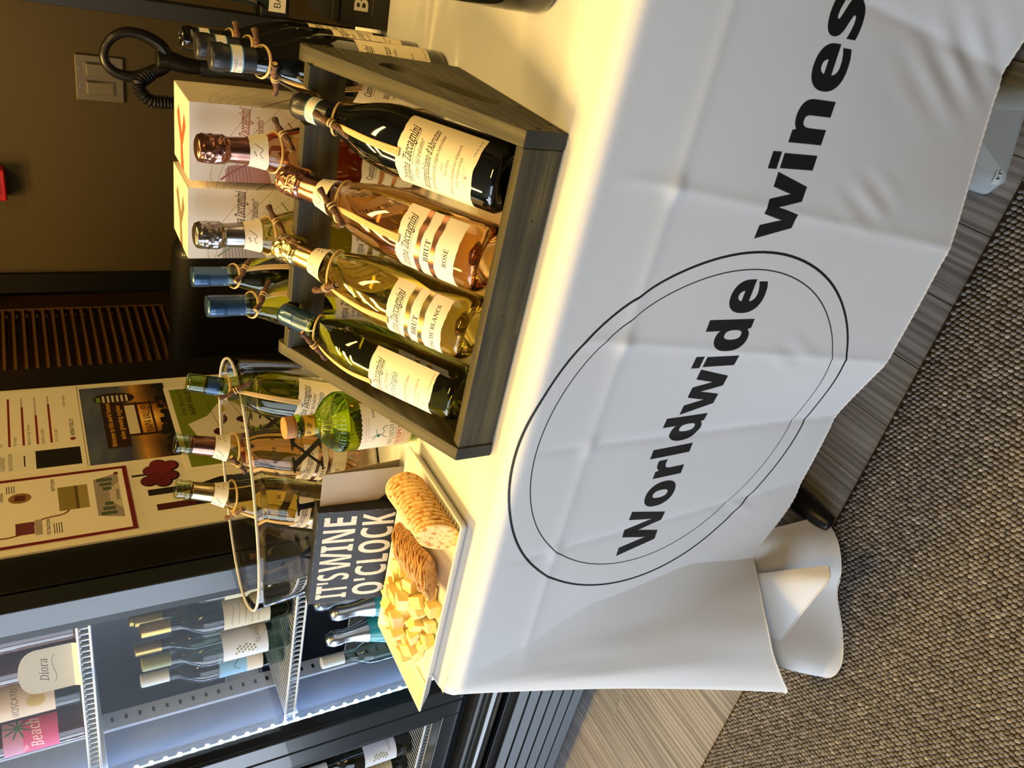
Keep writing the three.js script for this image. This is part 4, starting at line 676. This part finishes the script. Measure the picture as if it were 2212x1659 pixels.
// ---------------------------------------------------------------- wooden bottle rack
{
  const W = 0.43, th = 0.019, hf = 0.0523, D = 0.278, Dt = 0.3065, hr = 0.2045;
  const rk = thing('wine_rack', 'dark stained wooden bottle rack with slanted ends and notched rail', 'wine rack', [0, T, 0]);
  const side = () => { const s = new THREE.Shape(); s.moveTo(0, 0); s.lineTo(0, hf); s.lineTo(-(Dt - 0.014), hr - 0.0035); s.quadraticCurveTo(-Dt - 0.001, hr + 0.002, -Dt + 0.0012, hr - 0.011); s.lineTo(-D, 0); s.lineTo(0, 0);
    const h = new THREE.Path(), a = [-0.232, 0.112], b = [-0.113, 0.043], r = 0.0155, dx = b[0] - a[0], dy = b[1] - a[1], l = Math.hypot(dx, dy), an = Math.atan2(dy, dx); h.absarc(a[0], a[1], r, an + Math.PI / 2, an + Math.PI * 1.5); h.absarc(b[0], b[1], r, an - Math.PI / 2, an + Math.PI / 2); h.closePath(); s.holes.push(h); return s; };
  for (const x of [0, W - th]) { const g = extrude(side(), th - 0.0024, 0.0012, 14); g.rotateY(-Math.PI / 2); g.translate(th - 0.0012, 0, 0);   // shape plane (z, y), thickness along x
    const p = part('end_panel', metreUV(g, 'z', 1, [x * 3, 0.1]), stainMat, rk); p.position.set(x, 0.0005, 0);
    part('end_grain', at(rbox(th - 0.0006, hf - 0.002, 0.0012, 0.0004, 1), th / 2, hf / 2, 0.0002), endGrainMat, p);
    for (const [y, z] of x ? [[0.01, -0.093], [0.007, -0.029], [0.032, -0.011], [0.006, -0.01], [0.191, -0.297], [0.171, -0.298]] : []) { const c = new THREE.CylinderGeometry(0.0034, 0.0034, 0.0008, 12); c.rotateZ(Math.PI / 2); part('screw', at(c, th + 0.0003, y, z), std(0x15140f, 0.5), p); }
  }
  part('front_board', metreUV(at(rbox(W - 2 * th - 0.0006, hf - 0.001, 0.0155, 0.0018), W / 2, hf / 2, -0.0085), 'x', 1, [0.3, 0.2]), stainMat, rk);
  for (const [x, y] of [[0.045, 0.026], [0.21, 0.03], [0.23, 0.022], [0.33, 0.02]]) { const c = new THREE.CylinderGeometry(0.0011, 0.0011, 0.0006, 8); c.rotateX(Math.PI / 2); part('nail', at(c, x, y, -0.0006), std(0x0c0c0a, 0.5), rk); }
  part('floor_slat', metreUV(at(rbox(W - 2 * th - 0.0006, 0.01, 0.034, 0.0015), W / 2, 0.0055, -0.0345), 'x', 1, [0.1, 0.5]), stainMat, rk);
  const s = new THREE.Shape(), xs = [0.072, 0.17, 0.264, 0.361], y0 = 0.15, y1 = 0.198, nw = 0.0215, nd = 0.019; s.moveTo(th, y0); s.lineTo(th, y1);
  for (const x of xs) { s.lineTo(x - nw, y1); s.quadraticCurveTo(x - nw + 0.002, y1 - nd, x - nw * 0.5, y1 - nd); s.lineTo(x + nw * 0.5, y1 - nd); s.quadraticCurveTo(x + nw - 0.002, y1 - nd, x + nw, y1); }
  s.lineTo(W - th, y1); s.lineTo(W - th, y0); s.lineTo(th, y0);
  part('notched_rail', metreUV(at(extrude(s, 0.017, 0.001, 10), 0, 0, -0.294), 'x', 1, [0.5, 0.9]), stainMat, rk);
}

// ---------------------------------------------------------------- gift boxes
{
  const face = (foil, stem, wine, ink, side) => canvasTex(384, 1024, (c, w, h) => {
    c.fillStyle = '#e9dfcf'; c.fillRect(0, 0, w, h);
    for (let k = 0; k < 7; k++) { c.fillStyle = `rgba(150,140,125,${0.06 + 0.03 * (k % 3)})`; c.beginPath(); const x = (k * 97) % w, y = 60 + k * 120; c.moveTo(x, y); c.lineTo(x + 190, y + 90); c.lineTo(x + 40, y + 230); c.closePath(); c.fill(); }
    c.strokeStyle = 'rgba(140,125,105,.6)'; c.lineWidth = 3; for (let k = 0; k < 4; k++) { c.beginPath(); c.moveTo(0, 90 + k * 30); c.bezierCurveTo(120, 60 + k * 60, 260, 200 + k * 90, w, 260 + k * 120); c.stroke(); }
    if (!side) {
      c.fillStyle = foil; c.beginPath(); c.moveTo(0, 150); c.lineTo(60, 150); c.quadraticCurveTo(104, 165, 84, 250); c.lineTo(70, 360); c.lineTo(0, 380); c.fill();
      c.strokeStyle = 'rgba(70,45,30,.55)'; c.lineWidth = 3; for (let k = 0; k < 7; k++) { c.beginPath(); c.moveTo(0, 170 + k * 16); c.lineTo(84, 162 + k * 15); c.stroke(); }
      c.fillStyle = '#efe6d4'; c.beginPath(); c.moveTo(0, 360); c.lineTo(72, 340); c.lineTo(96, 430); c.lineTo(0, 450); c.fill(); c.fillStyle = wine; c.beginPath(); c.moveTo(0, 452); c.lineTo(96, 430); c.bezierCurveTo(150, 560, 230, 640, 240, 780); c.lineTo(240, h); c.lineTo(0, h); c.fill();
      c.strokeStyle = stem; c.lineWidth = 10; c.beginPath(); c.moveTo(10, 130); c.bezierCurveTo(120, 240, 150, 380, 190, 520); c.bezierCurveTo(220, 600, 150, 660, 210, 740); c.stroke(); c.lineWidth = 6; c.beginPath(); c.moveTo(150, 380); c.lineTo(60, 500); c.moveTo(190, 520); c.lineTo(320, 420); c.stroke();
      hand(c, 'Cantina Zaccagnini', 120, 250, 62, ink, 250); hand(c, '"dal tralcetto"', 180, 310, 40, ink, 150);
    } else { c.fillStyle = wine; c.globalAlpha = 0.75; c.beginPath(); c.moveTo(60, 560); c.bezierCurveTo(150, 600, 280, 640, 330, 800); c.lineTo(330, h); c.lineTo(60, h); c.fill(); c.globalAlpha = 1; c.strokeStyle = stem; c.lineWidth = 8; c.beginPath(); c.moveTo(0, 300); c.bezierCurveTo(140, 420, 220, 480, w, 700); c.stroke(); }
  });
  const topT = (col) => canvasTex(384, 448, (c, w, h) => { c.fillStyle = '#eee4cf'; c.fillRect(0, 0, w, h); c.fillStyle = col; c.beginPath(); c.moveTo(0, 210); c.lineTo(120, 190); c.lineTo(250, 90); c.lineTo(300, 140); c.lineTo(180, 235); c.lineTo(300, 300); c.lineTo(240, 350); c.lineTo(120, 260); c.lineTo(0, 300); c.fill(); c.strokeStyle = 'rgba(110,90,60,.6)'; c.lineWidth = 3; c.beginPath(); c.moveTo(40, 0); c.bezierCurveTo(200, 160, 250, 100, w, 330); c.stroke(); });
  const mk = (x, z, turn, f, s, t, label) => {
    const w = 0.104, d = 0.118, h = 0.309, b = thing('gift_box', label, 'box', [x, T, z], turn, 'gift boxes behind the wine rack'), m = (tex) => phys(0xffffff, 0.38, { map: tex });
    const plain = std(0xe9dfcf, 0.5);
    part('carton', at(new THREE.BoxGeometry(w, h, d), 0, h / 2, 0), [m(s), m(s), plain, plain, m(f), plain], b);
    part('lid_flap', at(new THREE.BoxGeometry(w - 0.001, 0.0012, d - 0.001), 0, h + 0.0009, 0), [plain, plain, m(t), plain, plain, plain], b, 'top flap printed with a ribbon');
  };
  mk(0.151, -0.466, 0.03, face('#b7a79a', '#7f8b58', '#8e9a4a', '#4a3b33', false), face('#b7a79a', '#7f8b58', '#8e9a4a', '#4a3b33', true), topT('#8a7a62'), 'white gift carton printed with a pale wine bottle and brown ribbon');
  mk(0.269, -0.459, 0.03, face('#b88372', '#9c5a44', '#7e2417', '#a2604c', false), face('#b88372', '#9c5a44', '#7e2417', '#a2604c', true), topT('#b5603f'), 'white gift carton printed with a rosé bottle and orange ribbon');
}
// ---------------------------------------------------------------- black carton
{
  const bc = thing('black_carton', 'black carton with white lettering at the back of the table', 'box', [0.53, T, -0.61], 0.06);
  const tx = canvasTex(512, 256, (c) => { c.fillStyle = '#0a0a0b'; c.fillRect(0, 0, 512, 256); c.fillStyle = '#e8e2d2'; c.font = 'bold 104px sans-serif'; c.save(); c.scale(0.72, 1); c.fillText('BLACK', 60, 140); c.restore(); c.fillStyle = '#77716a'; c.fillRect(40, 164, 330, 3); c.font = '28px sans-serif'; c.fillText('PREMIUM', 150, 208); });
  const p = std(0x0a0a0b, 0.45), f = phys(0xffffff, 0.4, { map: tx });
  part('carton', at(new THREE.BoxGeometry(0.23, 0.075, 0.13), 0, 0.0375, 0), [p, p, p, p, f, p], bc);
  part('lid', at(rbox(0.222, 0.012, 0.122, 0.002), 0, 0.081, 0), p, bc);
  const pk = thing('black_pouch', 'glossy black pouch lying on the black carton', 'pouch', [0.555, T + 0.0875, -0.62], 0.1);
  const g = new RoundedBoxGeometry(0.15, 0.07, 0.1, 10, 0.03), q = g.attributes.position; for (let i = 0; i < q.count; i++) { const x = q.getX(i), y = q.getY(i), z = q.getZ(i), k = 1 + 0.16 * nz(x * 22, y * 22, z * 22); q.setXYZ(i, x * k, Math.max(0, y * k + 0.033), z * k); } g.computeVertexNormals();
  part('pouch_body', g, blackGloss, pk); part('seal', at(rbox(0.15, 0.004, 0.014, 0.001), 0, 0.045, 0.05), blackGloss, pk);
}

// ---------------------------------------------------------------- gin bottle
{
  const gb = thing('gin_bottle', 'green ribbed glass gin bottle with wooden stopper beside the rack', 'bottle', [-0.1, T + 0.0005, -0.245], 0.12);
  const prof = [[0, 0.01], [0.02, 0.006], [0.034, 0.001], [0.041, 0], [0.0455, 0.004], [0.046, 0.02], [0.046, 0.112], [0.0462, 0.118], [0.0455, 0.124], [0.041, 0.132], [0.033, 0.141], [0.024, 0.1485], [0.0185, 0.1525], [0.0165, 0.1555], [0.0155, 0.161], [0.0152, 0.176], [0.018, 0.179], [0.0182, 0.184], [0.0165, 0.187], [0.0125, 0.188]];
  const fine = prof.flatMap((a, i) => (i ? [0.33, 0.67, 1].map((t) => [lerp(prof[i - 1][0], a[0], t), lerp(prof[i - 1][1], a[1], t)]) : [a]));
  const rib = (d) => { const g = lathe(fine.map(([r, y]) => [Math.max(0, r - d), y + d]).filter(([, y]) => d === 0 || y < 0.128), 240), p = g.attributes.position; for (let i = 0; i < p.count; i++) { const x = p.getX(i), y = p.getY(i), z = p.getZ(i), a = Math.atan2(x, z), k = sst(0.006, 0.016, y) * (1 - sst(0.147, 0.152, y)), r = Math.hypot(x, z), fl = Math.abs(a - 0.1) < 0.98 && y > 0.012 && y < 0.1 ? 0.15 : 1, s = r > 1e-5 ? (r + k * fl * 0.0011 * Math.cos(a * 44)) / r : 1; p.setXYZ(i, x * s, y, z * s); } g.computeVertexNormals(); return g; };
  part('glass', rib(0), phys(0xcfe25a, 0.03, { transmission: 1, thickness: 0, ior: 1.5 }), gb, 'vivid green ribbed glass');
  const g2 = rib(0.0022), p2 = g2.attributes.position; for (let i = 0; i < p2.count; i++) if (p2.getY(i) > 0.118) p2.setY(i, 0.118);
  part('gin', lathe([...fine.map(([r, y]) => [Math.max(0, r - 0.002), y + 0.0015]).filter(([, y]) => y < 0.116), [0, 0.116]], 48), phys(0xffffff, 0, { transmission: 1, thickness: 0.08, ior: 1.34, attenuationColor: new THREE.Color(0.74, 0.8, 0.14), attenuationDistance: 0.09 }), gb);
  const lt = canvasTex(768, 704, (c, w, h) => {
    c.fillStyle = '#e8dcc2'; c.fillRect(0, 0, w, h); c.strokeStyle = '#a99'; c.setLineDash([6, 4]); c.lineWidth = 2; c.strokeRect(24, 24, w - 48, h - 48); c.setLineDash([]);
    c.textAlign = 'center'; c.fillStyle = '#b06a52'; c.font = '22px sans-serif'; c.fillText('MADE WITH ORIENTAL BOTANICALS.', w / 2, 66); c.fillText('A FUSION OF BRAZILIAN PINEAPPLE', w / 2, 100);
    c.strokeStyle = c.fillStyle = '#2f6b46'; c.lineWidth = 9; c.beginPath(); c.arc(360, 250, 52, 0.5, 5.4); c.stroke(); c.beginPath(); c.moveTo(318, 280); c.quadraticCurveTo(270, 300, 262, 352); c.stroke(); c.beginPath(); c.moveTo(400, 290); c.quadraticCurveTo(440, 310, 430, 356); c.stroke(); c.lineWidth = 5; for (const [a, b] of [[-60, -100], [-84, -60], [-30, -120], [-100, -90]]) { c.beginPath(); c.moveTo(322, 220); c.quadraticCurveTo(300 + a * 0.3, 190 + b * 0.2, 322 + a, 220 + b * 0.9); c.stroke(); } c.beginPath(); c.ellipse(300, 232, 30, 20, 0.6, 0, 7); c.fill();
    c.fillStyle = '#2f6b46'; c.font = '86px serif'; c.fillText('DRUMSHANBO', w / 2, 440, 620); c.font = '26px sans-serif'; c.fillText('WITH BRAZILIAN PINEAPPLE', w / 2, 474); c.fillStyle = '#b8442e'; c.font = 'bold 94px serif'; c.fillText('GUNPOWDER', w / 2, 556, 640); c.font = '30px serif'; c.fillText('IRISH GIN WITH NATURAL FLAVOUR', w / 2, 598, 560); c.font = '28px sans-serif'; c.fillText('750ML  |  43% ALC', w / 2, 644); c.strokeStyle = '#c98'; c.lineWidth = 2; c.beginPath(); c.moveTo(120, 662); c.lineTo(650, 662); c.stroke();
    c.fillStyle = '#3b3128'; c.font = '40px sans-serif'; for (let k = 0; k < 4; k++) { const x = 560 + k * 34, y = 150; c.lineWidth = 3; c.strokeStyle = '#3b3128'; c.strokeRect(x, y, 22, 22); c.beginPath(); c.moveTo(x + 11, y - 8); c.lineTo(x + 11, y + 32); c.moveTo(x - 2, y + 10 + k); c.lineTo(x + 26, y + 10 + k); c.stroke(); } c.fillStyle = '#c0392b'; c.fillRect(694, 144, 26, 34);
  });
  part('label', sheet(50, 10, (u, v) => { const a = 0.1 + (u - 0.5) * 1.9, r = 0.0472 + 0.0002; return [Math.sin(a) * r, lerp(0.016, 0.098, v) + (v > 0.99 || v < 0.01 ? 0.0008 * Math.sin(u * 240) : 0), Math.cos(a) * r]; }), std(0xffffff, 0.6, { map: lt }), gb, 'cream printed paper label');
  const nt = canvasTex(512, 160, (c) => { c.fillStyle = '#d9a92a'; c.fillRect(0, 0, 512, 160); for (let k = 0; k < 7; k++) { const x = 40 + k * 74, y = 70 + (k % 2) * 40; c.fillStyle = '#7a4a1c'; c.beginPath(); c.ellipse(x, y, 17, 24, 0.4, 0, 7); c.fill(); c.strokeStyle = '#d9a92a'; c.lineWidth = 2; for (let j = -2; j < 3; j++) { c.beginPath(); c.moveTo(x - 16, y + j * 9); c.lineTo(x + 16, y + j * 9 - 10); c.stroke(); } c.fillStyle = '#2f5a24'; for (let j = 0; j < 6; j++) { c.save(); c.translate(x + 8, y - 22); c.rotate(-1.6 + (j - 2.5) * 0.5); c.beginPath(); c.moveTo(0, -4); c.lineTo(30, 0); c.lineTo(0, 4); c.fill(); c.restore(); } } });
  part('neck_band', lathe([[0.0158, 0.157], [0.0156, 0.1755]], 32), std(0xffffff, 0.5, { map: nt }), gb, 'yellow pineapple pattern neck band');
  const st = part('stopper', lathe([[0.012, 0.186], [0.0162, 0.1865], [0.0168, 0.189], [0.0168, 0.2015], [0.0158, 0.2035], [0, 0.2038]], 40), std(0xb98450, 0.6), gb, 'turned wooden stopper');
  part('stopper_band', lathe([[0.017, 0.1872], [0.0171, 0.191]], 40), std(0xffffff, 0.5, { map: canvasTex(512, 48, (c) => { c.fillStyle = '#b9793c'; c.fillRect(0, 0, 512, 48); c.fillStyle = '#2a1a10'; c.font = 'bold 34px sans-serif'; c.fillText('GUNPOWDER  GUNPOWDER  GUN', 8, 36); }) }), st);
}
// ---------------------------------------------------------------- clear ice bucket
{
  const C = [-0.325, T, -0.398], turn = 0.604, H = 0.2275;
  const bk = thing('ice_bucket', 'large clear acrylic oval ice bucket with black printed lettering', 'ice bucket', C, turn);
  const se = (a, rx, rz) => { const c = Math.cos(a), s = Math.sin(a), n = 2.35, k = Math.pow(Math.abs(c) ** n + Math.abs(s) ** n, -1 / n); return [c * k * rx, s * k * rz]; };
  const R = (y, o = 0) => { const t = y / H; return [lerp(0.19, 0.222, Math.pow(t, 0.8)) + o, lerp(0.094, 0.12, Math.pow(t, 0.8)) + o]; };
  const wallT = 0.0035;
  const rings = [[0, 0, -0.19, -0.094]];
  const loop = []; const prof = [];
  for (let k = 0; k <= 3; k++) prof.push([0.0008, k / 3, 'b']);
  for (let k = 0; k <= 14; k++) prof.push([0.0008 + (H - 0.0008) * k / 14, 0, 'o']);
  for (let k = 0; k <= 14; k++) prof.push([H - (H - 0.008) * k / 14, -wallT, 'i']);
  for (let k = 0; k <= 3; k++) prof.push([0.008, 1 - k / 3, 'f']);
  const NA = 96;
  const g = sheet(NA, prof.length - 1, (u, v) => {
    const [y, o, m] = prof[Math.round(v * (prof.length - 1))], a = u * Math.PI * 2; let [rx, rz] = R(y, m === 'i' || m === 'f' ? -wallT : 0);
    if (m === 'b') { rx *= o; rz *= o; } if (m === 'f') { rx *= o; rz *= o; }
    const [x, z] = se(a, rx, rz); return [x, y, z];
  });
  part('bucket_wall', g, phys(0xffffff, 0.015, { transmission: 1, thickness: 0.004, ior: 1.47 }), bk, 'clear acrylic wall');
  const rim = []; for (let k = 0; k < 60; k++) { const [rx, rz] = R(H, -wallT / 2), [x, z] = se(k / 60 * 6.28319, rx, rz); rim.push([x, H, z]); }
  part('rim', sweep(rim, 0.0024, 180, 8, true), phys(0xffffff, 0.2, { transmission: 0.55, thickness: 0.004, ior: 1.47 }), bk, 'polished rounded rim');
  const at2 = canvasTex(1024, 512, (c, w, h) => { c.fillStyle = '#000'; c.fillRect(0, 0, w, h); c.fillStyle = '#fff'; c.textAlign = 'center'; c.font = '44px sans-serif'; const s = 'VIN DE PROVENCE'; for (let k = 0; k < s.length; k++) c.fillText(s[k], 60 + k * 65, 70); c.font = '330px serif'; c.fillText('A', 210, 420); c.fillText('I', 500, 420); c.fillText('X', 800, 420); c.fillRect(30, 466, 960, 4); }, false, true);
  const ink = std(0x07080a, 0.5, { alphaMap: at2, transparent: true });
  const patch = (a0, a1, y0, y1, off) => sheet(40, 12, (u, v) => { const y = lerp(y0, y1, v), [rx, rz] = R(y, off), [x, z] = se(lerp(a0, a1, u), rx, rz); return [x, y, z]; });
  part('printed_lettering', patch(2.45, 1.05, 0.085, 0.2, 0.0006), ink, bk, 'black lettering AIX and VIN DE PROVENCE');
  part('printed_lettering', patch(-2.2, -0.8, 0.085, 0.2, 0.0006), ink, bk, 'black lettering seen through the far wall');
  // ice
  const ice = rbox(0.032, 0.03, 0.028, 0.006, 3), im = phys(0xf2f6f8, 0.16, { transmission: 0.8, thickness: 0.03, ior: 1.31 });
  const c = Math.cos(turn), s = Math.sin(turn); let n = 0;
  for (let k = 0; k < 400 && n < 34; k++) {
    const a = rr(0, 6.283), q = Math.sqrt(rnd()) * 0.8, lx = Math.cos(a) * q * 0.175, lz = Math.sin(a) * q * 0.078, layer = n < 18 ? 0 : 1, x = C[0] + lx * c + lz * s, z = C[2] - lx * s + lz * c;
    if ([[-0.184, -0.392], [-0.305, -0.398], [-0.418, -0.388]].some(([bx, bz]) => Math.hypot(x - bx - 0.01, z - bz) < 0.058)) continue;
    const m = solo('ice_cube', ice, im, 'clear ice cube in the acrylic bucket', 'ice cube', 'ice cubes in the clear bucket', [x, T + 0.0255 + layer * 0.032, z]); m.rotation.set(rr(-0.5, 0.5), rr(0, 3), rr(-0.5, 0.5)); n++;
  }
}
// white folded card by the bucket
{
  const cd = thing('display_card', 'white folded card with navy corner standing before the ice bucket', 'card', [-0.236, T, -0.232], 0.05);
  const tx = canvasTex(256, 320, (c) => { c.fillStyle = '#b3a793'; c.fillRect(0, 0, 256, 320); c.fillStyle = '#141c48'; c.beginPath(); c.moveTo(0, 200); c.lineTo(150, 320); c.lineTo(0, 320); c.fill(); });
  const w = std(0xa99d8a, 0.65);
  const f = part('front_leaf', at(new THREE.BoxGeometry(0.074, 0.136, 0.0012), 0, 0.068, 0), [w, w, w, w, std(0xffffff, 0.65, { map: tx }), w], cd); f.rotation.x = -0.06;
  const r = part('rear_leaf', at(new THREE.BoxGeometry(0.074, 0.134, 0.0012), 0, 0.067, 0), w, cd); r.position.z = -0.02; r.rotation.x = 0.08;
}
// ---------------------------------------------------------------- box sign
{
  const sg = thing('box_sign', "black wooden box sign reading IT'S WINE O'CLOCK in white", 'sign', [-0.3685, T + 0.0005, -0.234]); sg.rotation.x = -0.155;
  const w = 0.213, h = 0.14, d = 0.03;
  const blk = std(0x17181a, 0.55, { map: dataTex(128, 128, (i, j) => { const e = nz(i * 0.09, j * 0.8, 3) * 26 + nz(i * 0.5, j * 0.5, 9) * 10, k = 200 + e; return [k, k, k]; }) });
  part('block', metreUV(at(rbox(w, h, d, 0.0015), 0, h / 2, d / 2), 'y', 4), blk, sg);
  const tx = canvasTex(1024, 672, (c, W, Hh) => {
    c.fillStyle = '#1b1d21'; c.fillRect(0, 0, W, Hh); c.fillStyle = '#e6e0cd';
    const word = (s, x0, x1, y0, y1) => { c.save(); c.font = 'bold 200px sans-serif'; const k = (x1 - x0) / c.measureText(s).width; c.translate(x0, y1); c.scale(k, (y1 - y0) / 143); c.fillText(s, 0, 0); c.restore(); };
    word("IT'S", 42, 350, 52, 312); word('WINE', 372, 980, 52, 312); word("O'CLOCK", 44, 985, 362, 626);
    for (let k = 0; k < 520; k++) { c.fillStyle = `rgba(27,29,33,${rr(0.4, 1)})`; const x = rnd() * W, y = rnd() * Hh, q = Math.sin(x * 0.02) * Math.cos(y * 0.017 + x * 0.01); if (q > -0.1) c.fillRect(x, y, rr(1, 4), rr(2, 22)); }
    c.strokeStyle = 'rgba(205,190,150,.8)'; c.lineWidth = 2; for (let k = 0; k < 60; k++) { const e = rnd() * 4 | 0, t = rnd(); c.beginPath(); const x = e < 2 ? t * W : e === 2 ? 3 : W - 3, y = e === 0 ? 3 : e === 1 ? Hh - 3 : t * Hh; c.moveTo(x, y); c.lineTo(x + (e < 2 ? rr(4, 30) : 0), y + (e < 2 ? 0 : rr(4, 30))); c.stroke(); }
  });
  const b = std(0x1b1d21, 0.55);
  part('printed_face', at(new THREE.BoxGeometry(w - 0.003, h - 0.003, 0.0006), 0, h / 2, d + 0.0003), [b, b, b, b, std(0xffffff, 0.55, { map: tx }), b], sg, 'white distressed lettering on black');
}
// ---------------------------------------------------------------- platter with crackers and cheese
const PX = -0.322, PZ = -0.0925;
{
  const pl = thing('serving_platter', 'white rectangular platter with flared rim at the table corner', 'platter', [PX, T + 0.0005, PZ], 0.012);
  const rect2 = (hw, hd, r, a) => { const pts = []; const n = 6; for (const [sx, sz, a0] of [[1, 1, 0], [-1, 1, 1], [-1, -1, 2], [1, -1, 3]]) for (let k = 0; k <= n; k++) { const q = (a0 + k / n) * Math.PI / 2; pts.push([sx * (hw - r) + Math.cos(q) * r, sz * (hd - r) + Math.sin(q) * r]); } return pts; };
  const rings = [[0.0, 0.0, 0.0, 0.001], [0.182, 0.08, 0.006, 0], [0.1855, 0.0835, 0.006, 0.001], [0.199, 0.0965, 0.004, 0.0175], [0.2015, 0.099, 0.004, 0.0195], [0.201, 0.0985, 0.004, 0.0208], [0.1985, 0.096, 0.004, 0.0208], [0.194, 0.0915, 0.005, 0.0175], [0.1835, 0.081, 0.008, 0.0072], [0.178, 0.0755, 0.01, 0.0058], [0.0, 0.0, 0.0, 0.0055]];
  const per = rect2(1, 1, 0.1).length, g = sheet(per, rings.length - 1, (u, v) => { const [hw, hd, r, y] = rings[Math.round(v * (rings.length - 1))], p = rect2(Math.max(hw, 0.0001), Math.max(hd, 0.0001), r)[Math.round(u * per) % per]; return [p[0], y, p[1]]; });
  part('dish', g, phys(0xe9e6df, 0.16, { clearcoat: 0.6 }), pl, 'glossy white ceramic');
  // round water crackers, leaning on one another
  const spots = (w, h, sd, base, brown) => dataTex(w, h, (i, j) => { const u = i / w, v = j / h, n = nz(u * 7, v * 7, sd) + 0.5 * nz(u * 16, v * 16, sd + 3), k = clamp((n - 0.05) * 1.8), t = nz(u * 40, v * 40, sd + 8) * 12, dot = ((i % 26) - 13) ** 2 + ((j % 26) - 13) ** 2 < 3 ? -70 : 0; return [0, 1, 2].map((q) => lerp(base[q], brown[q], k) + t + dot); });
  const m1 = [1, 2].map((s) => std(0xffffff, 0.85, { map: spots(128, 128, s * 5, [234, 200, 138], [192, 130, 60]) })), m2 = [3, 4].map((s) => std(0xffffff, 0.9, { map: spots(128, 128, s * 5, [216, 174, 120], [160, 116, 70]) }));
  const disc = (r, th, sd, wav) => { const g = lathe([[0, -th / 2], [r * 0.5, -th / 2], [r * 0.86, -th / 2], [r * 0.97, -th * 0.35], [r, 0], [r * 0.97, th * 0.35], [r * 0.86, th / 2], [r * 0.5, th / 2], [0, th / 2]], 36), p = g.attributes.position, uv = g.attributes.uv; for (let i = 0; i < p.count; i++) { const x = p.getX(i), z = p.getZ(i); p.setXYZ(i, x * (1 + 0.02 * nz(x * 60, z * 60, sd)), p.getY(i) + wav * nz(x * 70, z * 70, sd + 2), z * (1 + 0.02 * nz(z * 60, x * 60, sd))); uv.setXY(i, x / r * 0.5 + 0.5, z / r * 0.5 + 0.5); } g.computeVertexNormals(); g.rotateX(Math.PI / 2); return g; };
  const d1 = [1, 2, 3].map((s) => disc(0.0315, 0.0042, s, 0.0014)), d2 = [4, 5, 6].map((s) => disc(0.033, 0.0036, s, 0.0028));
  for (let k = 0; k < 15; k++) {
    const t = k / 14, m = solo('water_cracker', d1[k % 3], m1[k % 2], k === 14 ? 'round pale water cracker at the open front of its row' : 'round golden water cracker in the leaning row on the platter', 'cracker', 'water crackers on the platter');
    m.position.set(lerp(-0.172, -0.163, t), T + 0.0062 + 0.0295, lerp(-0.148, -0.028, t)); m.rotation.set(-0.38 + rr(-0.03, 0.03), 0.02 + lerp(0.1, -0.28, t), rr(0, 6), 'YXZ');
  }
  for (let k = 0; k < 17; k++) {
    const t = k / 16, m = solo('wheat_cracker', d2[k % 3], m2[k % 2], 'thin brown wheat cracker in the second row on the platter', 'cracker', 'wheat crackers on the platter');
    m.position.set(lerp(-0.278, -0.25, t) + rr(-0.002, 0.002), T + 0.0062 + 0.026, lerp(-0.14, -0.03, t)); m.rotation.set(0.85 + rr(-0.04, 0.04), 0.62 + rr(-0.05, 0.05), rr(0, 6), 'YXZ');
  }
  // cheese cubes
  const cm = [0xf1dc96, 0xf5e3a6, 0xedd486].map((c) => phys(c, 0.5, { sheen: 0 }));
  const cube = [[0.021, 0.019, 0.022], [0.023, 0.017, 0.02], [0.02, 0.021, 0.02], [0.025, 0.016, 0.018]].map((a, k) => { const g = new RoundedBoxGeometry(...a, 2, 0.0014), p = g.attributes.position; for (let i = 0; i < p.count; i++) { const x = p.getX(i), y = p.getY(i), z = p.getZ(i); p.setXYZ(i, x + y * [0.12, -0.1, 0.05, 0.2][k], y + z * 0.08, z + x * 0.1); } g.computeVertexNormals(); return g; });
  const placed = []; let n = 0;
  for (let k = 0; k < 3000 && n < 60; k++) {
    const x = rr(-0.49, -0.262), z = rr(-0.16, -0.02), cx = (x + 0.372) / 0.118, cz = (z + 0.088) / 0.072; if (cx * cx + cz * cz > 1.0) continue;
    if (x > -0.295 && z > -0.165 && z < -0.0) { if (x > -0.312) continue; }
    const near = placed.filter((p) => Math.hypot(p[0] - x, p[1] - z) < 0.0175), lvl = near.length ? Math.max(...near.map((p) => p[2])) + 1 : 0;
    if (lvl > 2 || (lvl > 0 && cx * cx + cz * cz > 0.62) || (lvl > 1 && cx * cx + cz * cz > 0.22)) continue;
    placed.push([x, z, lvl]); n++;
    const m = solo('cheese_cube', cube[k % 4], cm[k % 3], lvl ? 'pale yellow cheese cube heaped on others on the platter' : 'pale yellow cheese cube lying on the platter', 'cheese', lvl ? 'heaped cheese cubes' : 'cheese cubes on the platter', [x, T + 0.0062 + 0.0098 + lvl * 0.0155, z]);
    m.rotation.set(lvl ? rr(-0.4, 0.4) : 0, rr(0, 6.28), lvl ? rr(-0.4, 0.4) : 0);
  }
  const pick = (a, b, label) => solo('toothpick', sweep([a, b], (t) => 0.0009 * Math.min(1, t * 8 + 0.15, (1 - t) * 8 + 0.15), 20, 8), std(0xe6bd62, 0.6), label, 'toothpick', 'wooden toothpicks');
  pick([-0.482, T + 0.008, -0.052], [-0.482, T + 0.0075, -0.012], 'wooden toothpick lying on the bare end of the platter');
  pick([-0.468, T + 0.032, -0.145], [-0.42, T + 0.027, -0.118], 'wooden toothpick sticking out of the cheese');
}
renderer.render(scene, camera);
